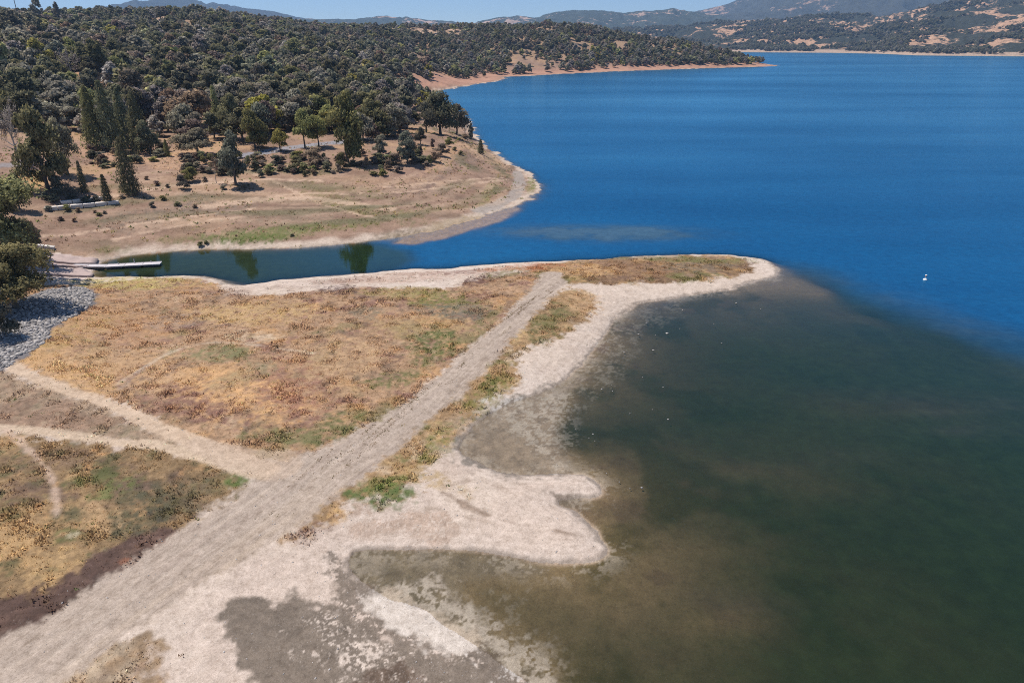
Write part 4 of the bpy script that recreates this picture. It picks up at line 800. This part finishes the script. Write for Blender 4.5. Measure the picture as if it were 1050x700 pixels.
# ------------------------------------------------------------------ grass and weeds
def scatter(n, rmin, rmax, amin, amax, seed):
    rg = np.random.default_rng(seed); r = np.sqrt(rg.uniform(rmin**2, rmax**2, n)); a = rg.uniform(amin, amax, n); return r*np.sin(a), r*np.cos(a), r, rg
def tufts(name, x, y, h, wdt, colr, nb, label, rg, mat, lean=.55):
    n = len(x); z = ground_z(x, y)-.03; base = np.stack([x, y, z], 1); V = []; CC = []
    for k in range(nb):
        a = rg.uniform(0, 6.28, n); le = rg.uniform(.1, lean, n)*h; off = rg.normal(size=(n, 2))*(wdt*.9)[:, None]
        t = np.stack([np.cos(a+1.57), np.sin(a+1.57), 0*a], 1)*(wdt*rg.uniform(.35, .7, n))[:, None]
        b = base.copy(); b[:, :2] += off; tip = b+np.stack([np.cos(a)*le, np.sin(a)*le, h*rg.uniform(.5, 1.1, n)], 1)
        V.append(np.stack([b-t, b+t, tip], 1)); CC.append(np.repeat((colr*rg.uniform(.62, 1.45, (n, 1))*np.array([1, 1, 1]))[:, None], 3, 1))
    V = np.concatenate(V).reshape(-1, 3); CC = np.concatenate(CC).reshape(-1, 3)
    me = mesh_np(name, V, None, np.arange(len(V)).reshape(-1, 3), attrs={'albedo': ('FLOAT_COLOR', np.clip(CC, 0, .8))}); return link(name, me, mat, kind='stuff', label=label)
gm = N('dry_grass'); d = gm.n('BsdfDiffuse'); ge = gm.n('NewGeometry'); vm = gm.n('VectorMath', operation='MULTIPLY_ADD'); gm.l(ge.outputs['Normal'], vm.inputs[0]); vm.inputs[1].default_value = (.35, .35, .35); vm.inputs[2].default_value = (0, 0, 1); vn_ = gm.n('VectorMath', operation='NORMALIZE'); gm.l(vm.outputs[0], vn_.inputs[0]); gm.l(vn_.outputs[0], d.inputs['Normal']); gm.l(gm.attr('albedo').outputs['Color'], d.inputs[0]); t = gm.n('BsdfTranslucent'); gm.l(gm.attr('albedo').outputs['Color'], t.inputs[0]); ms = gm.n('MixShader'); ms.inputs[0].default_value = .5; gm.l(d.outputs[0], ms.inputs[1]); gm.l(t.outputs[0], ms.inputs[2]); M_GRASS = gm.fin(ms.outputs[0])
x, y, r, rg = scatter(800000, 30, 240, -48*D2R, 22*D2R, 5)
v = ground_z(x, y, VEG); s_ = ground_z(x, y, S); cl = fbm(x, y, 1.6, 3, 430); gxx = rg.uniform(0, 1, len(x))
k = (s_ > .4) & (gxx < v*np.clip(.55+.6*cl, .08, 1)*np.clip(1.3-r/260, .3, 1)); x, y, r, v, cl = x[k], y[k], r[k], v[k], cl[k]
k = np.stack([ground_z(x, y, ALB[..., c]) for c in range(3)], 1); hgt = rg.uniform(.07, .25, len(x))*(.7+1.3*np.clip(cl, 0, 1.2)); print('tufts', len(x))
tufts('dry_grass', x, y, hgt, hgt*.45+r*.0003, k*1.75, 4, 'golden, brown and green grass and weeds over the flats', rg, M_GRASS)
# taller dark and green weeds, sparser
x, y, r, rg = scatter(60000, 32, 330, -46*D2R, 22*D2R, 6); v = ground_z(x, y, VEG); s_ = ground_z(x, y, S); cl = fbm(x, y, 5, 3, 431); ff = ground_z(x, y, fs)
k = (s_ > .8) & (rg.uniform(0, 1, len(x)) < (np.clip(v, .0, 1)*.35*(1-ff)+.012+.5*ff*(s_ > 5))*np.clip(.25+cl, .02, 1)); x, y, r, ff = x[k], y[k], r[k], ff[k]; print('weeds', len(x))
wc = np.array([C(132, 136, 82), C(164, 130, 104), C(178, 158, 108), C(146, 120, 100), C(120, 126, 82)])[rg.integers(0, 5, len(x))]; hg = rg.uniform(.10, .26, len(x))*(1+1.0*ff)
tufts('weeds', x, y, hg, hg*.6, wc, 6, 'scattered dark green and rusty weeds', rg, M_GRASS, .8)

q0 = at(230, 560); q1 = at(556, 296); Lr = math.hypot(q1[0]-q0[0], q1[1]-q0[1]); ux_, uy_ = (q1[0]-q0[0])/Lr, (q1[1]-q0[1])/Lr; rg = np.random.default_rng(77); n = 5200
t_ = rg.uniform(0, 1, n)**.75*Lr; lane = rg.integers(0, 6, n); o_ = (lane-2.6)*.82+rg.normal(size=n)*.10+.25*np.sin(t_*.12+lane); kk = rg.uniform(0, 1, n) < sm(-.1, .45, fbm(t_, lane*9.0, 5, 3, 433))*sm(0, 25, t_)*.9
x = q0[0]+ux_*t_-uy_*o_; y = q0[1]+uy_*t_+ux_*o_; kk &= ground_z(x, y, VEG) < .3; x, y = x[kk], y[kk]; hg = rg.uniform(.05, .16, len(x))
tufts('track_weeds', x, y, hg, hg*.8, np.array([C(160, 132, 106), C(140, 118, 90), C(132, 122, 86)])[rg.integers(0, 3, len(x))], 4, 'short rows of low weeds along the wheel lines of the gravel track', rg, M_GRASS, .9)

# ------------------------------------------------------------------ stones
def stones(x, y, s, rg, sink=.25, zz=None):
    ico_v = np.array([(0,0,1),(.894,0,.447),(.276,.851,.447),(-.724,.526,.447),(-.724,-.526,.447),(.276,-.851,.447),(.724,.526,-.447),(-.276,.851,-.447),(-.894,0,-.447),(-.276,-.851,-.447),(.724,-.526,-.447),(0,0,-1)])
    ico_f = np.array([(0,1,2),(0,2,3),(0,3,4),(0,4,5),(0,5,1),(1,6,2),(2,7,3),(3,8,4),(4,9,5),(5,10,1),(2,6,7),(3,7,8),(4,8,9),(5,9,10),(1,10,6),(11,7,6),(11,8,7),(11,9,8),(11,10,9),(11,6,10)])
    n = len(x); z = ground_z(x, y) if zz is None else zz; a = rg.uniform(0, 6.28, n); sc = rg.uniform(.55, 1.15, (n, 1, 3))*np.array([1, 1, .65])
    v = ico_v[None]*(1+rg.uniform(-.28, .2, (n, 12, 1)))*sc*s[:, None, None]*.5; c, q = np.cos(a)[:, None], np.sin(a)[:, None]
    v = np.stack([v[..., 0]*c-v[..., 1]*q+x[:, None], v[..., 0]*q+v[..., 1]*c+y[:, None], v[..., 2]+z[:, None]+(s*(.25-sink))[:, None]], -1)
    return v.reshape(-1, 3), (ico_f[None]+np.arange(n)[:, None, None]*12).reshape(-1, 3)
sm_ = N('stone'); sa = sm_.attr('tone').outputs['Fac']; p_ = sm_.n('NewGeometry').outputs['Position']; nn = sm_.noise(p_, 6, 5, .7)
c = sm_.ramp(sa, [(0, (.17, .155, .145)), (.5, (.32, .29, .27)), (1, (.54, .48, .43))]); c = sm_.mix('MULTIPLY', 1, c, sm_.ramp(nn, [(.3, (.7, .7, .7)), (.7, (1.15, 1.15, 1.15))])); b = sm_.n('BsdfPrincipled', i_Roughness=.9); sm_.l(c, b.inputs['Base Color']); M_STONE = sm_.fin(b.outputs[0])
def stone_obj(name, x, y, s, rg, label, tone, **kw):
    V, Tt = stones(x, y, s, rg, **kw); me = mesh_np(name, V, None, Tt, attrs={'tone': ('FLOAT', np.repeat(tone, 12))}); return link(name, me, M_STONE, kind='stuff', label=label)
rg = np.random.default_rng(31); bb = RIP.min(0), RIP.max(0); n = 9000; x = rg.uniform(bb[0][0], bb[1][0], n); y = rg.uniform(bb[0][1], bb[1][1], n); k = sdf(RIP, x, y)+.8*fbm(x, y, 3, 3, 440) > .1; x, y = x[k], y[k]
stone_obj('riprap', x, y, rg.uniform(.25, .8, len(x)), rg, 'bank of grey broken riprap stones at the left edge', rg.uniform(0, 1, len(x))**1.3); print('riprap', len(x))
x, y, r, rg = scatter(60000, 30, 150, -46*D2R, 25*D2R, 9); s_ = ground_z(x, y, S); v = ground_z(x, y, VEG); cl = fbm(x, y, 3, 3, 441); k = (s_ > -.8) & (v < .5) & (rg.uniform(0, 1, len(x)) < np.clip(.12+.25*cl, .02, .5)); x, y = x[k], y[k]
stone_obj('pebbles', x, y, .05+.14*rg.uniform(0, 1, len(x))**3, rg, 'loose pebbles and clods on the pale shore and track', rg.uniform(.3, 1, len(x))); print('pebbles', len(x))
# pale rocks standing in the shallows, each its own thing
ROCK = [(663,331,5,'pale'),(684,342,7,'white'),(655,343,6,'pale'),(672,344,4,'grey'),(700,318,4,'pale'),(755,311,5,'pale'),(732,332,3.5,'grey'),(670,359,6,'white'),(697,337,3.5,'pale'),(640,361,4,'pale'),(639,367,3.5,'grey'),(617,399,5,'white'),(628,401,4,'pale'),(627,395,3,'grey'),(659,387,4,'grey'),(680,397,3,'pale'),(646,424,4,'pale'),(669,420,4.5,'grey'),(685,430,5,'pale'),(608,445,5,'white'),(604,449,4,'pale'),(622,485,4,'pale'),(635,494,3.5,'grey'),(646,501,4,'grey'),(658,500,7,'pale'),(571,476,3.5,'pale'),(780,317,4,'grey'),(610,452,3.5,'pale'),(590,440,3.5,'grey'),(740,352,3.5,'grey')]
HOW = ['off the inner bend of the spit', 'off the pale beach', 'off the rounded sand lobe', 'off the far half of the spit']
for k, (px, py, wp, tn) in enumerate(ROCK):
    x0, y0 = on_plane(px, py); s = np.array([wp*.5/F*math.hypot(x0, y0, CAMH)]); rg = np.random.default_rng(500+k)
    V, Tt = stones(np.array([0.]), np.array([0.]), s, rg, zz=np.array([0.0])); me = mesh_np('rock', V, None, Tt, attrs={'tone': ('FLOAT', np.full(12, {'white': .8, 'pale': .5, 'grey': .25}[tn]))})
    wh = HOW[3] if px > 700 else (HOW[0] if py < 375 else (HOW[1] if py < 460 else HOW[2])); sz_ = 'larger' if wp >= 6 else ('small' if wp >= 4 else 'tiny')
    link('rock', me, M_STONE, loc=(x0, y0, .02), label='%s %s rock poking out of the shallow water %s' % (sz_, tn, wh), category='rock', group='%s %s rocks in the shallows %s' % (sz_, tn, wh))

# ------------------------------------------------------------------ dock, kerbs, posts, buoy
def box(x0, x1, y0, y1, z0, z1, bev=0.0):
    v = [(x0, y0, z0), (x1, y0, z0), (x1, y1, z0), (x0, y1, z0), (x0, y0, z1), (x1, y0, z1), (x1, y1, z1), (x0, y1, z1)]
    return v, [(0, 3, 2, 1), (4, 5, 6, 7), (0, 1, 5, 4), (1, 2, 6, 5), (2, 3, 7, 6), (3, 0, 4, 7)]
def build(name, parts, mat, parent=None, bevel=0, **kw):
    V, Q = join(parts); me = mesh_np(name, V, Q); o = link(name, me, mat, parent, **kw)
    if bevel: b = o.modifiers.new('bevel', 'BEVEL'); b.width = bevel; b.segments = 2
    return o
M_CONC = flatmat('pale_concrete', tuple(C(226, 214, 202)), nscale=1.2, var=.18); M_RAMP = flatmat('ramp_concrete', tuple(C(196, 172, 162)), nscale=.8, var=.25); M_DECK = flatmat('dock_deck', tuple(C(214, 205, 205)), nscale=3, var=.15); M_DARK = flatmat('dock_float', (.035, .035, .038), rough=.6); M_METAL = flatmat('galvanised_steel', (.35, .35, .36), rough=.4, var=.15)
M_WHITE = flatmat('white_plastic', (.78, .78, .76), rough=.45, var=.06); M_ORANGE = flatmat('orange_band', (.62, .16, .04), rough=.5, var=.1); M_WOOD = flatmat('weathered_pole', (.13, .10, .08), nscale=5)
def dock(p, q, z0, z1, label, name, wd=2.0):
    (x0, y0), (x1, y1) = p, q; L = math.hypot(x1-x0, y1-y0); e = link(name, None, loc=(x0, y0, 0), label=label, category='dock'); e.rotation_euler = (0, -math.atan2(z1-z0, L), math.atan2(y1-y0, x1-x0)); e.location.z = z0
    nseg = max(3, int(L/3)); sg = L/nseg; h = wd/2
    for k in range(nseg):
        build('deck_section', [box(k*sg+.03, (k+1)*sg-.03, -h, h, .38, .50)]+[box(k*sg+.03, (k+1)*sg-.03, s*h-(.06 if s > 0 else -.0), s*h+(.0 if s > 0 else .06), .503, .58) for s in (-1, 1)], M_DECK, e, .01)
        build('float', [box(k*sg+.25, (k+1)*sg-.25, -h+.08, h-.08, -.12, .376)], M_DARK, e, .03)
    return e, L
A0 = at(28, 264)[:2]; A1 = on_plane(109, 273, .4); A2 = on_plane(165, 270, .4)
e, L = dock(A0, A1, .75, .0, 'long pale grey gangway running down the concrete ramp to the water', 'gangway', 1.7)
e, L = dock(A1, A2, 0, 0, 'pale grey floating dock lying in the dark water of the cove', 'floating_dock', 1.9)
for k in range(3):
    c_ = tube([(0, 0, 0), (0, 0, .16), (0, 0, .28)], [.05, .04, .12], 8); o = build('cleat', [([(a+L*(.2+.3*k), b+.7, d+.5) for a, b, d in c_[0]], c_[1])], M_METAL, e)
pp = build('piling', [tube([(L*.48, 1.2, -1.5), (L*.48, 1.2, .8), (L*.48, 1.2, 1.25)], [.10, .10, .09], 10)], M_METAL, e)
def bar3(px0, px1, w, h, name, label, cat, mat=None, nseg=1, segname=None):
    a = at(*px0); b = at(*px1); L = math.hypot(b[0]-a[0], b[1]-a[1]); e = link(name, None, loc=a, label=label, category=cat); e.rotation_euler = (0, -math.atan2(b[2]-a[2], L), math.atan2(b[1]-a[1], b[0]-a[0]))
    for k in range(nseg): build(segname or 'block', [box(L*k/nseg+.06, L*(k+1)/nseg-.06, -w/2, w/2, -.3, h)], mat or M_CONC, e, .04)
    return e
bar3((46,215), (122,208), 1.3, .55, 'concrete_kerb', 'long lower pale concrete kerb between the shrubs above the bank', 'kerb', nseg=6)
bar3((62,208.5), (108,203.5), 1.1, .5, 'concrete_kerb', 'short upper pale concrete kerb just behind the long one', 'kerb', nseg=4)
bar3((34,252.5), (57,255.5), 1.1, .5, 'concrete_kerb', 'short white concrete kerb at the top of the boat ramp', 'kerb', nseg=2)
# boat ramp slabs: lanes of pale concrete laid on the bank
rp = pts([(30,263),(100,268)]); 
def slab(corners, name, label, mat):
    P = [at(*c) for c in corners]; V = []; Q = []; n = 10
    for i in range(n+1):
        for j in range(n+1):
            u, v = i/n, j/n; x = (P[0][0]*(1-u)+P[1][0]*u)*(1-v)+(P[3][0]*(1-u)+P[2][0]*u)*v; y = (P[0][1]*(1-u)+P[1][1]*u)*(1-v)+(P[3][1]*(1-u)+P[2][1]*u)*v; V.append((x, y, float(ground_z(x, y))+.05))
    for i in range(n):
        for j in range(n): a = i*(n+1)+j; Q.append((a, a+1, a+n+2, a+n+1))
    me = mesh_np(name, V, Q); o = link(name, me, mat, label=label, category='boat ramp', group='lanes of the launch ramp'); md = o.modifiers.new('solid', 'SOLIDIFY'); md.thickness = .3; md.offset = -1; return o
slab([(30,267.5),(98,271.5),(101,266.5),(36,259.5)], 'boat_ramp', 'pale concrete ramp lane on the far side of the gangway', M_RAMP)
slab([(28,272.5),(80,274.5),(98,274),(34,269.5)], 'boat_ramp', 'narrow pinkish concrete ramp lane just in front of the gangway', M_RAMP)
slab([(34,281),(94,284.5),(96,282),(84,276)], 'boat_ramp', 'pale concrete ramp lane nearest the straw-coloured grass', M_RAMP)
# buoy
bx, by = on_plane(948.5, 287); e = link('mooring_buoy', None, loc=(bx, by, -.02), label='small white marker buoy floating alone on the open blue water', category='buoy')
def lathe(prof, ns=20):
    V = []; Q = []
    for r_, z_ in prof:
        for k in range(ns): a = 6.2832*k/ns; V.append((r_*math.cos(a), r_*math.sin(a), z_))
    for i in range(len(prof)-1):
        for k in range(ns): Q.append((i*ns+k, i*ns+(k+1) % ns, (i+1)*ns+(k+1) % ns, (i+1)*ns+k))
    return V, Q
build('float', [lathe([(.01, -.2), (.25, -.18), (.36, 0), (.34, .14), (.26, .26), (.1, .30), (.01, .31)])], M_WHITE, e); build('marker', [lathe([(.09, .28), (.09, .7), (.16, .72), (.16, .98), (.1, 1.03), (.01, 1.05)])], M_WHITE, e); build('band', [lathe([(.165, .80), (.165, .90)])], M_ORANGE, e)
# utility pole on the skyline
x, y, z, h, w_ = dims(20, 22, -14, 1.2); e = link('utility_pole', None, loc=(x, y, z), label='thin dark utility pole rising above the skyline trees at the far left', category='utility pole')
build('pole', [tube([(0, 0, -1), (0, 0, h*.5), (0, 0, h)], [.32, .27, .2], 8)], M_WOOD, e); build('crossarm', [box(-1.6, 1.6, -.12, .12, h*.93, h*.93+.25)], M_WOOD, e)

# ------------------------------------------------------------------ light, air, camera look
SUN_EL, SUN_AZ = 65*D2R, -72*D2R     # azimuth from +Y, clockwise positive
w = bpy.data.worlds.new('World'); scene.world = w; w.use_nodes = True; nt = w.node_tree; nt.nodes.clear()
sk = nt.nodes.new('ShaderNodeTexSky'); sk.sky_type = 'NISHITA'; sk.sun_disc = False; sk.sun_elevation = SUN_EL; sk.sun_rotation = SUN_AZ; sk.altitude = 3000; sk.air_density = 1.0; sk.dust_density = 0; sk.ozone_density = 5
bg = nt.nodes.new('ShaderNodeBackground'); bg.inputs['Strength'].default_value = .115; wo = nt.nodes.new('ShaderNodeOutputWorld'); nt.links.new(sk.outputs[0], bg.inputs[0]); nt.links.new(bg.outputs[0], wo.inputs[0])
sd = bpy.data.lights.new('sun', 'SUN'); sd.energy = 4.8; sd.angle = .5*D2R; sd.color = (1, .955, .89); so = bpy.data.objects.new('sun', sd); COL.objects.link(so)
dv = (math.sin(SUN_AZ)*math.cos(SUN_EL), math.cos(SUN_AZ)*math.cos(SUN_EL), math.sin(SUN_EL))
from mathutils import Vector
so.rotation_euler = Vector(dv).to_track_quat('Z', 'Y').to_euler(); so.location = (0, 0, 300)
# haze
hv = join([box(-14500, 14500, -300, 14600, -12, 900)]); hz = bpy.data.materials.new('air'); hz.use_nodes = True; hn = hz.node_tree; hn.nodes.clear(); ho = hn.nodes.new('ShaderNodeOutputMaterial'); pv = hn.nodes.new('ShaderNodeVolumePrincipled')
pv.inputs['Color'].default_value = (.42, .66, 1, 1); pv.inputs['Density'].default_value = 8e-5; pv.inputs['Anisotropy'].default_value = .2; hn.links.new(pv.outputs[0], ho.inputs['Volume'])
link('haze', mesh_np('haze', hv[0], hv[1]), hz, kind='stuff', label='thin blue haze over the lake and hills')
scene.view_settings.view_transform = 'Standard'; scene.view_settings.look = 'None'; scene.view_settings.exposure = .25; scene.view_settings.gamma = 1
scene.cycles.use_denoising = False; scene.cycles.pixel_filter_type = 'BLACKMAN_HARRIS'; scene.cycles.filter_width = 1.0; scene.cycles.use_adaptive_sampling = False; scene.cycles.max_bounces = 6; scene.cycles.transparent_max_bounces = 12; scene.cycles.volume_bounces = 0; scene.cycles.caustics_reflective = False; scene.cycles.caustics_refractive = False; scene.cycles.diffuse_bounces = 2; scene.cycles.glossy_bounces = 2
scene.render.resolution_x = 1024; scene.render.resolution_y = 682
print('built')
